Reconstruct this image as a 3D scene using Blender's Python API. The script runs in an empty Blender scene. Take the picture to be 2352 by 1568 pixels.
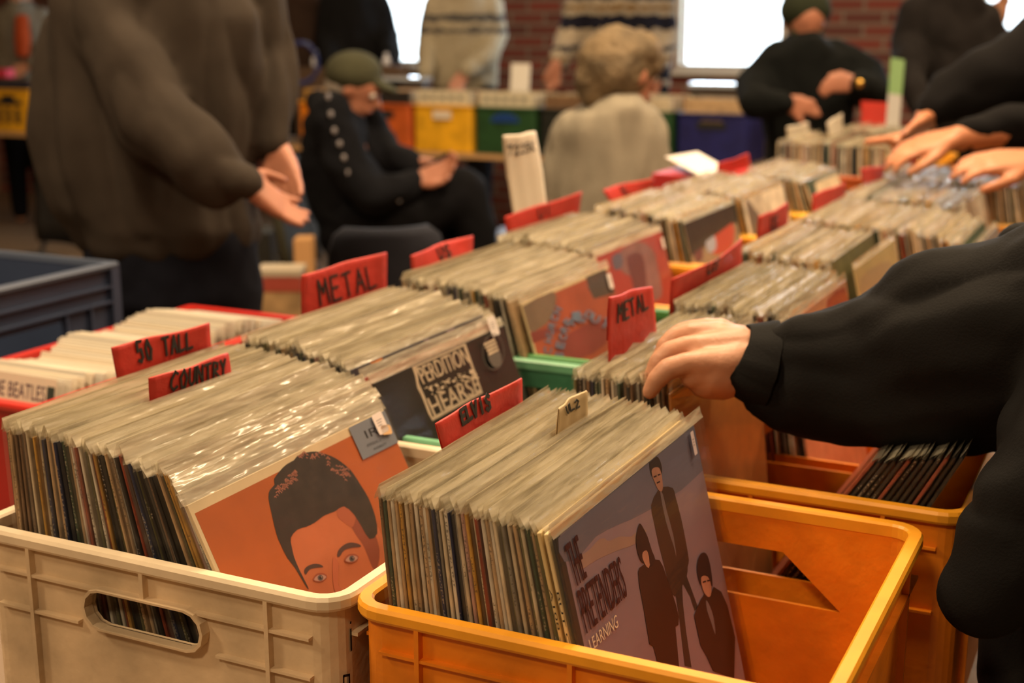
import bpy, bmesh, math, random
from mathutils import Vector, Matrix, noise
random.seed(7)
S = bpy.context.scene
COL = S.collection
# ---------------------------------------------------------------- camera, world, lights, exposure
FPX, CXP, CYP = 3100.0, 1176.0, 784.0
YAW, PITCH = math.radians(25.8578), math.radians(13.3208)
CAMZ = 1.42
cam_d = bpy.data.cameras.new('camera'); cam = bpy.data.objects.new('camera', cam_d); COL.objects.link(cam)
cam.location = (0, 0, CAMZ); cam.rotation_euler = (math.pi/2 - PITCH, 0, YAW)
cam_d.sensor_width = 36.0; cam_d.lens = FPX/2352*36.0; cam_d.clip_start = .05
cam_d.dof.use_dof = True; cam_d.dof.focus_distance = 1.08; cam_d.dof.aperture_fstop = 5.6
S.camera = cam
S.view_settings.view_transform = 'Standard'; S.view_settings.look = 'None'
S.view_settings.gamma = 1; S.view_settings.use_curve_mapping = False
S.view_settings.exposure = 1.0
S.cycles.transparent_max_bounces = 40; S.cycles.max_bounces = 8
S.cycles.caustics_reflective = False; S.cycles.caustics_refractive = False
S.cycles.sample_clamp_indirect = 4
wd = bpy.data.worlds.new('overcast_sky'); S.world = wd; wd.use_nodes = True
bg = wd.node_tree.nodes['Background']; bg.inputs[0].default_value = (.80, .93, 1, 1); bg.inputs[1].default_value = 3.0
def area(name, loc, size, power, color, rot=(0, 0, 0), sy=None):
    l = bpy.data.lights.new(name, 'AREA'); l.energy = power; l.color = color; l.size = size
    if sy: l.shape = 'RECTANGLE'; l.size_y = sy
    o = bpy.data.objects.new(name, l); COL.objects.link(o); o.location = loc; o.rotation_euler = rot
    return o
LAMPS = [(-1.6, .9), (-.9, 3.2), (-3.4, 2.8), (-3.2, 5.6), (.9, 4.4), (-.2, 6.2), (-5.6, 4.2), (1.2, 1.6), (-.4, -1.6), (-2.6, -.6), (-.2, 2.3)]  # last entry is an added fill lamp that brightens the record tops
LPOW = [30, 42, 10, 20, 34, 18, 14, 16, 27, 23, 22]
for (x, y), w in zip(LAMPS, LPOW):
    area('ceiling_and_fill_light', (x, y, 3.32), .42, w, (1, .725, .44))
for x0, x1 in ((-5.3, -4.62), (-2.97, -2.24), (-1.09, -.35)):      # daylight through the three windows
    area('window_daylight', ((x0+x1)/2, 8.42, 1.9), x1-x0, 22, (.72, .86, 1), (math.radians(-90), 0, 0), 1.5)

# ---------------------------------------------------------------- measuring helpers
RT = Vector((math.cos(YAW), math.sin(YAW), 0)); FW = Vector((-math.sin(YAW), math.cos(YAW), 0))
CO = Vector((0, 0, CAMZ))
def ray(px, py):
    x, y = px-CXP, CYP-py
    return RT*x + FW*(FPX*math.cos(PITCH)+y*math.sin(PITCH)) + Vector((0, 0, y*math.cos(PITCH)-FPX*math.sin(PITCH)))
def J(px, py, d): r = ray(px, py); return CO + r*(d/r.dot(FW))            # at forward distance d
def PX(px, py, x): r = ray(px, py); return CO + r*(x/r.x)
def PY(px, py, y): r = ray(px, py); return CO + r*(y/r.y)
def PZ(px, py, z): r = ray(px, py); return CO + r*((z-CAMZ)/r.z)

# ---------------------------------------------------------------- materials
MC = {}
def mat(name, col, rough=.6, bump=0, bscale=200, spec=.5, var=0, vscale=8, metal=0, coat=0, sheen=0, sss=0):
    if name in MC: return MC[name]
    m = bpy.data.materials.new(name); m.use_nodes = True; nt = m.node_tree; N = nt.nodes; L = nt.links
    b = N['Principled BSDF']; b.inputs['Roughness'].default_value = rough; b.inputs['Metallic'].default_value = metal
    b.inputs['Specular IOR Level'].default_value = spec; b.inputs['Coat Weight'].default_value = coat
    b.inputs['Sheen Weight'].default_value = sheen
    if sss: b.inputs['Subsurface Weight'].default_value = sss; b.inputs['Subsurface Radius'].default_value = (.012, .004, .002); b.inputs['Subsurface Scale'].default_value = 1
    b.inputs['Base Color'].default_value = (*col, 1)
    tc = N.new('ShaderNodeTexCoord')
    if var:
        n = N.new('ShaderNodeTexNoise'); n.inputs['Scale'].default_value = vscale; n.inputs['Detail'].default_value = 6
        L.new(tc.outputs['Object'], n.inputs['Vector'])
        mr = N.new('ShaderNodeMapRange'); mr.inputs[1].default_value = .3; mr.inputs[2].default_value = .7
        mr.inputs[3].default_value = 1-var; mr.inputs[4].default_value = 1+var; L.new(n.outputs[0], mr.inputs[0])
        mx = N.new('ShaderNodeVectorMath'); mx.operation = 'SCALE'; mx.inputs[0].default_value = col
        L.new(mr.outputs[0], mx.inputs['Scale']); L.new(mx.outputs[0], b.inputs['Base Color'])
    if bump:
        n = N.new('ShaderNodeTexNoise'); n.inputs['Scale'].default_value = bscale; n.inputs['Detail'].default_value = 3
        L.new(tc.outputs['Object'], n.inputs['Vector'])
        bp = N.new('ShaderNodeBump'); bp.inputs['Strength'].default_value = bump; bp.inputs['Distance'].default_value = .01
        L.new(n.outputs[0], bp.inputs['Height']); L.new(bp.outputs[0], b.inputs['Normal'])
    MC[name] = m; return m
def plastic_film(name, alpha, col=(.90, .84, .70), rough=.18, bump=.25):
    m = bpy.data.materials.new(name); m.use_nodes = True; nt = m.node_tree; N = nt.nodes; L = nt.links
    b = N['Principled BSDF']; b.inputs['Base Color'].default_value = (*col, 1); b.inputs['Roughness'].default_value = rough
    b.inputs['Specular IOR Level'].default_value = .7
    tc = N.new('ShaderNodeTexCoord'); n = N.new('ShaderNodeTexNoise'); n.inputs['Scale'].default_value = 26; n.inputs['Detail'].default_value = 2.5
    st = N.new('ShaderNodeVectorMath'); st.operation = 'MULTIPLY'; st.inputs[1].default_value = (3, .45, 2.2); oi = N.new('ShaderNodeObjectInfo')
    ad = N.new('ShaderNodeVectorMath'); ad.operation = 'ADD'; cr = N.new('ShaderNodeCombineXYZ'); mm = N.new('ShaderNodeMath'); mm.operation = 'MULTIPLY'; mm.inputs[1].default_value = 30
    L.new(oi.outputs['Random'], mm.inputs[0]); L.new(mm.outputs[0], cr.inputs[1]); L.new(tc.outputs['Object'], st.inputs[0]); L.new(st.outputs[0], ad.inputs[0]); L.new(cr.outputs[0], ad.inputs[1])
    L.new(ad.outputs[0], n.inputs['Vector'])
    bp = N.new('ShaderNodeBump'); bp.inputs['Strength'].default_value = bump; bp.inputs['Distance'].default_value = .02
    L.new(n.outputs[0], bp.inputs['Height']); L.new(bp.outputs[0], b.inputs['Normal'])
    gl = N.new('ShaderNodeBsdfGlossy'); gl.inputs['Roughness'].default_value = rough*.6; L.new(bp.outputs[0], gl.inputs['Normal'])
    lw = N.new('ShaderNodeLayerWeight'); lw.inputs[0].default_value = .25; L.new(bp.outputs[0], lw.inputs['Normal'])
    if alpha > .2:
        gi = N.new('ShaderNodeNewGeometry'); cr2 = N.new('ShaderNodeValToRGB'); cr2.color_ramp.interpolation = 'CONSTANT'; L.new(gi.outputs['Random Per Island'], cr2.inputs[0])
        for q, (ps, cc) in enumerate(((0, (.97, .86, .62)), (.16, (.86, .80, .62)), (.3, (.98, .90, .72)), (.45, (.93, .78, .62)), (.58, (.76, .68, .52)), (.68, (.98, .90, .68)), (.84, (.72, .73, .62)), (.92, (.95, .78, .50)))):
            e = cr2.color_ramp.elements[q] if q < 2 else cr2.color_ramp.elements.new(ps); e.position = ps; e.color = (*cc, 1)
        L.new(cr2.outputs[0], b.inputs['Base Color'])
    tr = N.new('ShaderNodeBsdfTransparent'); m1 = N.new('ShaderNodeMixShader'); m1.inputs[0].default_value = alpha
    ra = N.new('ShaderNodeMapRange'); ra.inputs[3].default_value = alpha*.6; ra.inputs[4].default_value = alpha*1.35; L.new(oi.outputs['Random'], ra.inputs[0]); L.new(ra.outputs[0], m1.inputs[0])
    L.new(tr.outputs[0], m1.inputs[1]); L.new(b.outputs[0], m1.inputs[2])
    fr = N.new('ShaderNodeMath'); fr.operation = 'MULTIPLY'; fr.inputs[1].default_value = .5 if alpha > .1 else .3; L.new(lw.outputs['Fresnel'], fr.inputs[0])
    m2 = N.new('ShaderNodeMixShader'); L.new(fr.outputs[0], m2.inputs[0]); L.new(m1.outputs[0], m2.inputs[1]); L.new(gl.outputs[0], m2.inputs[2])
    L.new(m2.outputs[0], N['Material Output'].inputs['Surface']); MC[name] = m; return m
M_flap = plastic_film('plastic_bag_mouth', .46, rough=.2, bump=.42)
M_lip_highlight = plastic_film('plastic_bag_lip_highlight', .62, col=(.95, .90, .78), rough=.25, bump=.2)  # more opaque strip paints a thin highlight along the mouth edge
M_film = plastic_film('plastic_bag_film', .02, rough=.1, bump=.1)
def cover_mat(name, col, cream_edges=False, text=True):
    """card sleeve: worn edges and a line of tiny spine print (the print runs up the narrow side)"""
    m = bpy.data.materials.new(name); m.use_nodes = True; nt = m.node_tree; N = nt.nodes; L = nt.links
    b = N['Principled BSDF']; b.inputs['Roughness'].default_value = .45
    tc = N.new('ShaderNodeTexCoord'); oi = N.new('ShaderNodeObjectInfo')
    mp = N.new('ShaderNodeVectorMath'); mp.operation = 'ADD'
    cm = N.new('ShaderNodeCombineXYZ'); ml = N.new('ShaderNodeMath'); ml.operation = 'MULTIPLY'; ml.inputs[1].default_value = 50
    L.new(oi.outputs['Random'], ml.inputs[0]); L.new(ml.outputs[0], cm.inputs[2]); L.new(ml.outputs[0], cm.inputs[1])
    L.new(tc.outputs['Object'], mp.inputs[0]); L.new(cm.outputs[0], mp.inputs[1])
    sc = N.new('ShaderNodeVectorMath'); sc.operation = 'MULTIPLY'; sc.inputs[1].default_value = (350, 0, 420)
    L.new(mp.outputs[0], sc.inputs[0])
    n = N.new('ShaderNodeTexNoise'); n.inputs['Scale'].default_value = 1; n.inputs['Detail'].default_value = 1; L.new(sc.outputs[0], n.inputs['Vector'])
    sc2 = N.new('ShaderNodeVectorMath'); sc2.operation = 'MULTIPLY'; sc2.inputs[1].default_value = (0, 0, 9); L.new(mp.outputs[0], sc2.inputs[0])
    n2 = N.new('ShaderNodeTexNoise'); n2.inputs['Scale'].default_value = 1; L.new(sc2.outputs[0], n2.inputs['Vector'])
    g1 = N.new('ShaderNodeMath'); g1.operation = 'GREATER_THAN'; g1.inputs[1].default_value = .54; L.new(n.outputs[0], g1.inputs[0])
    g2 = N.new('ShaderNodeMath'); g2.operation = 'GREATER_THAN'; g2.inputs[1].default_value = .52; L.new(n2.outputs[0], g2.inputs[0])
    sx = N.new('ShaderNodeSeparateXYZ'); L.new(tc.outputs['Object'], sx.inputs[0])
    ab = N.new('ShaderNodeMath'); ab.operation = 'ABSOLUTE'; L.new(sx.outputs[0], ab.inputs[0])
    lt = N.new('ShaderNodeMath'); lt.operation = 'LESS_THAN'; lt.inputs[1].default_value = .0009; L.new(ab.outputs[0], lt.inputs[0])
    m0 = N.new('ShaderNodeMath'); m0.operation = 'MULTIPLY'; L.new(g1.outputs[0], m0.inputs[0]); L.new(lt.outputs[0], m0.inputs[1])
    mu = N.new('ShaderNodeMath'); mu.operation = 'MULTIPLY'; L.new(m0.outputs[0], mu.inputs[0]); L.new(g2.outputs[0], mu.inputs[1])
    lum = sum(col)/3; ink = (.04, .035, .03) if lum > .12 else (.42, .36, .28)
    mx = N.new('ShaderNodeMix'); mx.data_type = 'RGBA'; mx.inputs['A'].default_value = (*col, 1); mx.inputs['B'].default_value = (*ink, 1)
    mt = N.new('ShaderNodeMath'); mt.operation = 'MULTIPLY'; mt.inputs[1].default_value = .6 if text else 0; L.new(mu.outputs[0], mt.inputs[0]); L.new(mt.outputs[0], mx.inputs['Factor'])
    n3 = N.new('ShaderNodeTexNoise'); n3.inputs['Scale'].default_value = 40; n3.inputs['Detail'].default_value = 5; L.new(mp.outputs[0], n3.inputs['Vector'])
    mr = N.new('ShaderNodeMapRange'); mr.inputs[1].default_value = .3; mr.inputs[2].default_value = .7; mr.inputs[3].default_value = .65; mr.inputs[4].default_value = 1.2; L.new(n3.outputs[0], mr.inputs[0])
    vs = N.new('ShaderNodeVectorMath'); vs.operation = 'SCALE'; L.new(mx.outputs['Result'], vs.inputs[0]); L.new(mr.outputs[0], vs.inputs['Scale'])
    L.new(vs.outputs[0], b.inputs['Base Color']); MC[name] = m; return m

# ---------------------------------------------------------------- mesh helpers
class MB:
    def __init__(s): s.v = []; s.f = []; s.m = []
    def face(s, pts, mi=0):
        i = len(s.v); s.v += [tuple(p) for p in pts]; s.f.append(tuple(range(i, i+len(pts)))); s.m.append(mi); return s
    def box(s, x0, x1, y0, y1, z0, z1, mi=0, M=None):
        P = [(x, y, z) for z in (z0, z1) for y in (y0, y1) for x in (x0, x1)]
        if M is not None: P = [tuple(M @ Vector(p)) for p in P]
        i = len(s.v); s.v += P
        for q in ((0, 2, 3, 1), (4, 5, 7, 6), (0, 1, 5, 4), (2, 6, 7, 3), (0, 4, 6, 2), (1, 3, 7, 5)):
            s.f.append(tuple(i+k for k in q)); s.m.append(mi)
        return s
    def loft(s, rings, mi=0, closed=True, caps=True, wrap=False):
        n = len(rings[0]); i = len(s.v)
        for r in rings: s.v += [tuple(p) for p in r]
        R = len(rings)
        for a in range(R if wrap else R-1):
            b = (a+1) % R
            for k in range(n if closed else n-1):
                k2 = (k+1) % n
                s.f.append((i+a*n+k, i+a*n+k2, i+b*n+k2, i+b*n+k)); s.m.append(mi)
        if caps and not wrap:
            s.f.append(tuple(i+k for k in reversed(range(n)))); s.m.append(mi)
            s.f.append(tuple(i+(R-1)*n+k for k in range(n))); s.m.append(mi)
        return s
    def tube(s, pts, r, seg=8, mi=0):
        pts = [Vector(p) for p in pts]; rr = r if isinstance(r, (list, tuple)) else [r]*len(pts); rings = []
        for a, p in enumerate(pts):
            t = (pts[min(a+1, len(pts)-1)]-pts[max(a-1, 0)]).normalized()
            u = t.cross(Vector((0, 0, 1)) if abs(t.z) < .9 else Vector((1, 0, 0))).normalized(); w = t.cross(u)
            rings.append([p+(u*math.cos(2*math.pi*k/seg)+w*math.sin(2*math.pi*k/seg))*rr[a] for k in range(seg)])
        return s.loft(rings, mi)
    def ball(s, c, r, mi=0, seg=16, rings=10, rot=None, top=None):
        c = Vector(c); r = Vector(r if isinstance(r, (list, tuple)) else (r, r, r)); R = []
        for a in range(rings+1):
            th = math.pi*(a/rings)*.996+.006; ring = []
            for k in range(seg):
                p = Vector((math.sin(th)*math.cos(2*math.pi*k/seg)*r.x, math.sin(th)*math.sin(2*math.pi*k/seg)*r.y, -math.cos(th)*r.z))
                if rot: p = rot @ p
                ring.append(c+p)
            R.append(ring)
        return s.loft(R, mi)
    def cap(s, p0, p1, r0, r1, mi=0, seg=14):
        p0, p1 = Vector(p0), Vector(p1); t = p1-p0; L = t.length
        if L < 1e-6: return s.ball(p0, r0, mi)
        t /= L; u = t.cross(Vector((0, 0, 1)) if abs(t.z) < .9 else Vector((1, 0, 0))).normalized(); w = t.cross(u); R = []
        for a in range(5):
            th = math.pi/2*(a/4)*.99+.01; R.append((p0-t*r0*math.cos(th), r0*math.sin(th)))
        for a in range(5):
            th = math.pi/2*(1-a/4)*.99+.01; R.append((p1+t*r1*math.cos(th), r1*math.sin(th)))
        return s.loft([[c+(u*math.cos(2*math.pi*k/seg)+w*math.sin(2*math.pi*k/seg))*r for k in range(seg)] for c, r in R], mi)
    def chain(s, pts, rad, mi=0):
        for a in range(len(pts)-1): s.cap(pts[a], pts[a+1], rad[a], rad[a+1], mi)
        return s
    def oval(s, rows, side, mi=0, seg=20):
        """body loft: rows of (centre, half width along side, half depth)"""
        side = Vector(side).normalized(); fr = Vector((0, 0, 1)).cross(side).normalized()
        rows = [(Vector(c), a, b) for c, a, b in rows]
        c, a, b = rows[0]; e, g, h = rows[-1]
        up = (rows[-1][0]-rows[0][0]).normalized()
        rows = [(c-up*min(a, b)*.5, a*.3, b*.3), (c-up*min(a, b)*.35, a*.7, b*.7)]+rows+[(e+up*min(g, h)*.35, g*.7, h*.7), (e+up*min(g, h)*.5, g*.3, h*.3)]
        return s.loft([[c+side*a*math.cos(2*math.pi*k/seg)+fr*b*math.sin(2*math.pi*k/seg) for k in range(seg)] for c, a, b in rows], mi)
    def mesh(s, name):
        me = bpy.data.meshes.new(name); me.from_pydata(s.v, [], s.f)
        for p, i in zip(me.polygons, s.m): p.material_index = i
        me.update(); return me
    def build(s, name, mats, parent=None, smooth=False, bevel=0, loc=None, fix=True):
        me = s.mesh(name)
        if fix:
            bm = bmesh.new(); bm.from_mesh(me); bmesh.ops.recalc_face_normals(bm, faces=bm.faces); bm.to_mesh(me); bm.free()
        for m in (mats if isinstance(mats, (list, tuple)) else [mats]): me.materials.append(m)
        o = bpy.data.objects.new(name, me); COL.objects.link(o)
        if parent: o.parent = parent
        if loc: o.location = loc
        if smooth: me.shade_smooth() if hasattr(me, 'shade_smooth') else [setattr(p, 'use_smooth', True) for p in me.polygons]
        if bevel:
            b = o.modifiers.new('bevel', 'BEVEL'); b.width = bevel; b.segments = 3; b.limit_method = 'ANGLE'; b.harden_normals = False
        return o
def tag(o, label=None, cat=None, group=None, kind=None):
    if label: o['label'] = label
    if cat: o['category'] = cat
    if group: o['group'] = group
    if kind: o['kind'] = kind
    return o
def empty(name, loc, label, cat, group=None, rz=0):
    o = bpy.data.objects.new(name, None); COL.objects.link(o); o.location = loc; o.rotation_euler = (0, 0, rz); o.empty_display_size = .1
    return tag(o, label, cat, group)
def origin(o, p):
    """move a mesh object's origin to p without moving its shape"""
    p = Vector(p); o.data.transform(Matrix.Translation(-p)); o.location = Vector(o.location)+p; return o
def evald(o):
    dg = bpy.context.evaluated_depsgraph_get(); me = bpy.data.meshes.new_from_object(o.evaluated_get(dg)); return me
def blob(name, mb, voxel, material, parent=None, smooth=6, folds=None):
    """one continuous skin grown over the overlapping volumes of mb"""
    o = mb.build(name, material, parent)
    r = o.modifiers.new('r', 'REMESH'); r.mode = 'VOXEL'; r.voxel_size = voxel; r.use_smooth_shade = True
    if smooth: s = o.modifiers.new('s', 'SMOOTH'); s.factor = .5; s.iterations = smooth
    me = evald(o); o.modifiers.clear(); old = o.data; o.data = me; bpy.data.meshes.remove(old); me.name = name
    if folds:
        amp, sc, st = folds
        nr = [Vector(v.normal) for v in me.vertices]
        for v, n in zip(me.vertices, nr):
            c = v.co; q = Vector((c.x*st[0], c.y*st[1], c.z*st[2]))*sc
            f = noise.noise(q)+.5*noise.noise(q*2.1); v.co = c+n*amp*(abs(f)*1.6-.45)
    for p in me.polygons: p.use_smooth = True
    if not me.materials: me.materials.append(material)
    return o
FONT = {'A': ['0,0 .5,1 1,0', '.2,.4 .85,.4'], 'B': ['0,0 .1,1 .75,.9 .75,.6 .1,.5 .9,.4 .8,.05 0,0'], 'C': ['1,.85 .6,1 .1,.6 0,.25 .4,0 .95,.15'],
 'E': ['1,1 .05,1 0,0 1,0', '.05,.52 .8,.52'], 'F': ['1,1 .05,1 0,0', '.05,.5 .8,.55'], 'I': ['.5,.75 .5,0', '.5,.98 .52,1'], 'L': ['0,1 .05,0 1,.05'], 'M': ['0,0 .1,1 .5,.45 .9,1 1,0'], 'N': ['0,0 0,1 1,0 1,1'],
 'O': ['.5,1 .05,.6 .2,.05 .7,0 1,.5 .5,1'], 'R': ['0,0 .05,1 .8,.9 .75,.55 .05,.5 1,0'], 'S': ['.95,.85 .6,1 .15,.8 .3,.55 .8,.4 .85,.1 .4,0 .05,.15'], 'T': ['0,.95 1,1', '.5,1 .5,0'], 'U': ['0,1 .05,.2 .45,0 .9,.2 1,1'],
 'V': ['0,1 .45,0 1,1'], 'Y': ['0,1 .5,.5 1,1', '.5,.5 .35,0'], '5': ['.9,1 .15,1 .1,.55 .7,.6 .8,.2 .4,0 0,.1'], '0': ['.5,1 .1,.6 .2,.05 .7,0 .95,.5 .5,1'], '1': ['.35,1 .3,0'], '2': ['.05,.8 .5,1 .9,.7 .05,0 1,.02'], '7': ['0,1 1,1 .35,0'], '-': ['.1,.5 .9,.5'], 'K': ['0,0 0,1', '.9,1 .05,.45 1,0'], 'X': ['0,1 1,0', '1,1 0,0']}
def strokes(text, w, gap=.3):
    out = []; n = len(text)
    for i, ch in enumerate(text):
        for s in FONT.get(ch, []):
            out.append([((i+float(a.split(',')[0])*(1-gap))*w/n, float(a.split(',')[1])) for a in s.split()])
    return out
def ribbon(mb, pts, wid, mi=0, nrm=Vector((1, 0, 0))):
    for a in range(len(pts)-1):
        p, q = Vector(pts[a]), Vector(pts[a+1]); t = (q-p)
        if t.length < 1e-6: continue
        t.normalize(); s = t.cross(nrm).normalized()*wid/2; e = t*wid*.35
        mb.face([p-e+s, p-e-s, q+e-s, q+e+s], mi)
def text_polys(txt, size=1.0, sx=1.0):
    """flat letter faces of Blender's own font as (verts2d, faces)"""
    c = bpy.data.curves.new('t', 'FONT'); c.body = txt; c.size = 1; c.resolution_u = 3
    o = bpy.data.objects.new('t', c); COL.objects.link(o); me = evald(o)
    v = [(p.co.x*sx*size, p.co.y*size) for p in me.vertices]; f = [tuple(p.vertices) for p in me.polygons]
    bpy.data.objects.remove(o); bpy.data.curves.remove(c); bpy.data.meshes.remove(me); return v, f
# ---------------------------------------------------------------- setting
def struct(name, mb, m, **k): return tag(mb.build(name, m, **k), kind='structure')
TZ = .738
def brick_mat():
    m = bpy.data.materials.new('brick'); m.use_nodes = True; nt = m.node_tree; N = nt.nodes; L = nt.links
    b = N['Principled BSDF']; b.inputs['Roughness'].default_value = .85
    tc = N.new('ShaderNodeTexCoord'); sp = N.new('ShaderNodeSeparateXYZ'); cb = N.new('ShaderNodeCombineXYZ')
    L.new(tc.outputs['Object'], sp.inputs[0]); L.new(sp.outputs[0], cb.inputs[0]); L.new(sp.outputs[2], cb.inputs[1])
    br = N.new('ShaderNodeTexBrick'); br.inputs['Scale'].default_value = 1; br.inputs['Brick Width'].default_value = .25; br.inputs['Row Height'].default_value = .078
    br.inputs['Mortar Size'].default_value = .011; br.inputs['Color1'].default_value = (.22, .045, .03, 1); br.inputs['Color2'].default_value = (.11, .035, .028, 1); br.inputs['Mortar'].default_value = (.20, .15, .12, 1)
    L.new(cb.outputs[0], br.inputs['Vector']); L.new(br.outputs['Color'], b.inputs['Base Color'])
    bp = N.new('ShaderNodeBump'); bp.inputs['Strength'].default_value = .4; bp.inputs['Distance'].default_value = .01; bp.invert = True
    L.new(br.outputs['Fac'], bp.inputs['Height']); L.new(bp.outputs[0], b.inputs['Normal']); return m
def plank_mat():
    m = bpy.data.materials.new('parquet'); m.use_nodes = True; nt = m.node_tree; N = nt.nodes; L = nt.links
    b = N['Principled BSDF']; b.inputs['Roughness'].default_value = .45; tc = N.new('ShaderNodeTexCoord')
    br = N.new('ShaderNodeTexBrick'); br.inputs['Scale'].default_value = 1; br.inputs['Brick Width'].default_value = .9; br.inputs['Row Height'].default_value = .09; br.inputs['Mortar Size'].default_value = .003
    br.inputs['Color1'].default_value = (.23, .15, .085, 1); br.inputs['Color2'].default_value = (.17, .11, .06, 1); br.inputs['Mortar'].default_value = (.06, .04, .02, 1)
    L.new(tc.outputs['Object'], br.inputs['Vector']); L.new(br.outputs['Color'], b.inputs['Base Color']); return m
M_white = mat('white_paint', (.62, .58, .52), .5); M_ceil = mat('ceiling_paint', (.34, .26, .18), .9)
struct('floor', MB().box(-9, 3.6, -3, 8.5, -.1, 0), plank_mat())
struct('ceiling', MB().box(-9, 3.6, -3, 8.5, 3.4, 3.5), M_ceil)
M_wall = mat('plaster_wall', (.30, .19, .11), .9)
struct('wall_left', MB().box(-9.2, -9, -3, 8.5, 0, 3.4), M_wall)
struct('wall_right', MB().box(3.6, 3.8, -3, 8.5, 0, 3.4), M_wall)
struct('wall_front', MB().box(-9, 3.6, -3.2, -3, 0, 3.4), M_wall)
SILL = 1.115; WT = 2.75
WIN = [(-5.32, -4.60), (-2.97, -2.24), (-1.09, -.36)]
wb = MB(); xs = -9
for a, b in WIN+[(3.6, None)]:
    wb.box(xs, a, 8.5, 8.8, 0, 3.4)
    if b: wb.box(a, b, 8.5, 8.8, 0, SILL); wb.box(a, b, 8.5, 8.8, WT, 3.4)
    xs = b
struct('wall_back', wb, brick_mat())
M_glass = bpy.data.materials.new('window_glass'); M_glass.use_nodes = True
_n = M_glass.node_tree; _g = _n.nodes.new('ShaderNodeBsdfGlossy'); _g.inputs['Roughness'].default_value = .02; _t = _n.nodes.new('ShaderNodeBsdfTransparent'); _x = _n.nodes.new('ShaderNodeMixShader'); _x.inputs[0].default_value = .06
_n.links.new(_t.outputs[0], _x.inputs[1]); _n.links.new(_g.outputs[0], _x.inputs[2]); _n.links.new(_x.outputs[0], _n.nodes['Material Output'].inputs[0])
for i, (a, b) in enumerate(WIN):
    w = MB(); f = .035
    w.box(a, a+f, 8.56, 8.62, SILL, WT).box(b-f, b, 8.56, 8.62, SILL, WT).box(a+f, b-f, 8.56, 8.62, SILL, SILL+f).box(a+f, b-f, 8.56, 8.62, WT-f, WT)
    o = struct('window_%d' % (i+1), w, M_white)
    MB().box(a+f, b-f, 8.585, 8.592, SILL+f, WT-f).build('window_pane', M_glass, o)
    MB().box(a-.03, b+.03, 8.44, 8.56, SILL-.03, SILL).build('window_sill', M_white, o)
struct('trim_1', MB().box(-2.24, -2.10, 8.44, 8.5, SILL, WT), M_white)      # pale curtain strip beside the window
struct('ground_outside', MB().box(-30, 12, 8.9, 40, -.3, -.2), mat('lawn', (.30, .42, .22), .9))

M_table = mat('table_top_laminate', (.22, .16, .11), .5); M_tedge = mat('beech_edge', (.55, .33, .15), .5); M_steel = mat('dark_steel', (.06, .06, .065), .35, metal=.6)
def table(x0, x1, y0, y1, z, label, group=None, legm=None):
    t = empty('folding_table', ((x0+x1)/2, (y0+y1)/2, 0), label, 'table', group)
    cx, cy = (x0+x1)/2, (y0+y1)/2; a, b = (x1-x0)/2, (y1-y0)/2
    MB().box(-a+.004, a-.004, -b+.004, b-.004, z-.026, z).build('tabletop', M_table, t)
    e = MB()
    e.loft([[(-x, -y, q), (x, -y, q), (x, y, q), (-x, y, q)] for x, y, q in ((a, b, z-.028), (a, b, z-.001), (a-.004, b-.004, z-.001), (a-.004, b-.004, z-.028))], wrap=True)
    e.build('edge_band', M_tedge, t)
    for sx in (-1, 1):
        for sy in (-1, 1):
            MB().box(sx*(a-.06)-.017, sx*(a-.06)+.017, sy*(b-.06)-.017, sy*(b-.06)+.017, 0, z-.028).build('leg', legm or M_steel, t)
    return t
table(-2.2, -.158, .62, 1.93, TZ, 'near wooden table under the cream crate and the front orange crate')
table(-1.14, -.158, 1.95, 3.62, TZ, 'middle table carrying the rows of crates with red divider cards')
table(-1.12, -.3, 3.75, 4.9, TZ, 'far table under the crate whose spines face the camera')
table(-5.6, -1.3, 6.5, 7.02, TZ-.01, 'long back table with beech edge under the coloured crates by the windows', legm=M_tedge)
table(-8.4, -5.75, 6.5, 7.02, TZ-.01, 'far left table with the yellow slotted crate on it')

# ---------------------------------------------------------------- crates
def crate_mats(key, col, rim=None, dirt=.25):
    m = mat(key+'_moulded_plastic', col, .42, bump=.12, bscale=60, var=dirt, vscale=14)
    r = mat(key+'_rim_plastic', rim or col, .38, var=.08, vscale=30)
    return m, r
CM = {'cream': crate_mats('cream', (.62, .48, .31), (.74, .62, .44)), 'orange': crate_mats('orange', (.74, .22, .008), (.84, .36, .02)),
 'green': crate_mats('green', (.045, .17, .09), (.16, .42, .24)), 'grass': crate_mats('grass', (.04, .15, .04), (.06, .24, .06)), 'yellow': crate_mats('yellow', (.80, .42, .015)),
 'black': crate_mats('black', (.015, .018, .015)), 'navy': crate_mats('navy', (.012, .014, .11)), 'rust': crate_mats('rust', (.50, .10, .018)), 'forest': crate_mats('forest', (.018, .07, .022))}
def rrect(a, b, r, z, n=5):
    P = []
    for cx, cy, t0 in ((a-r, b-r, 0), (-a+r, b-r, 90), (-a+r, -b+r, 180), (a-r, -b+r, 270)):
        for k in range(n+1):
            t = math.radians(t0+90*k/n); P.append((cx+r*math.cos(t), cy+r*math.sin(t), z))
    return P
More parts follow.
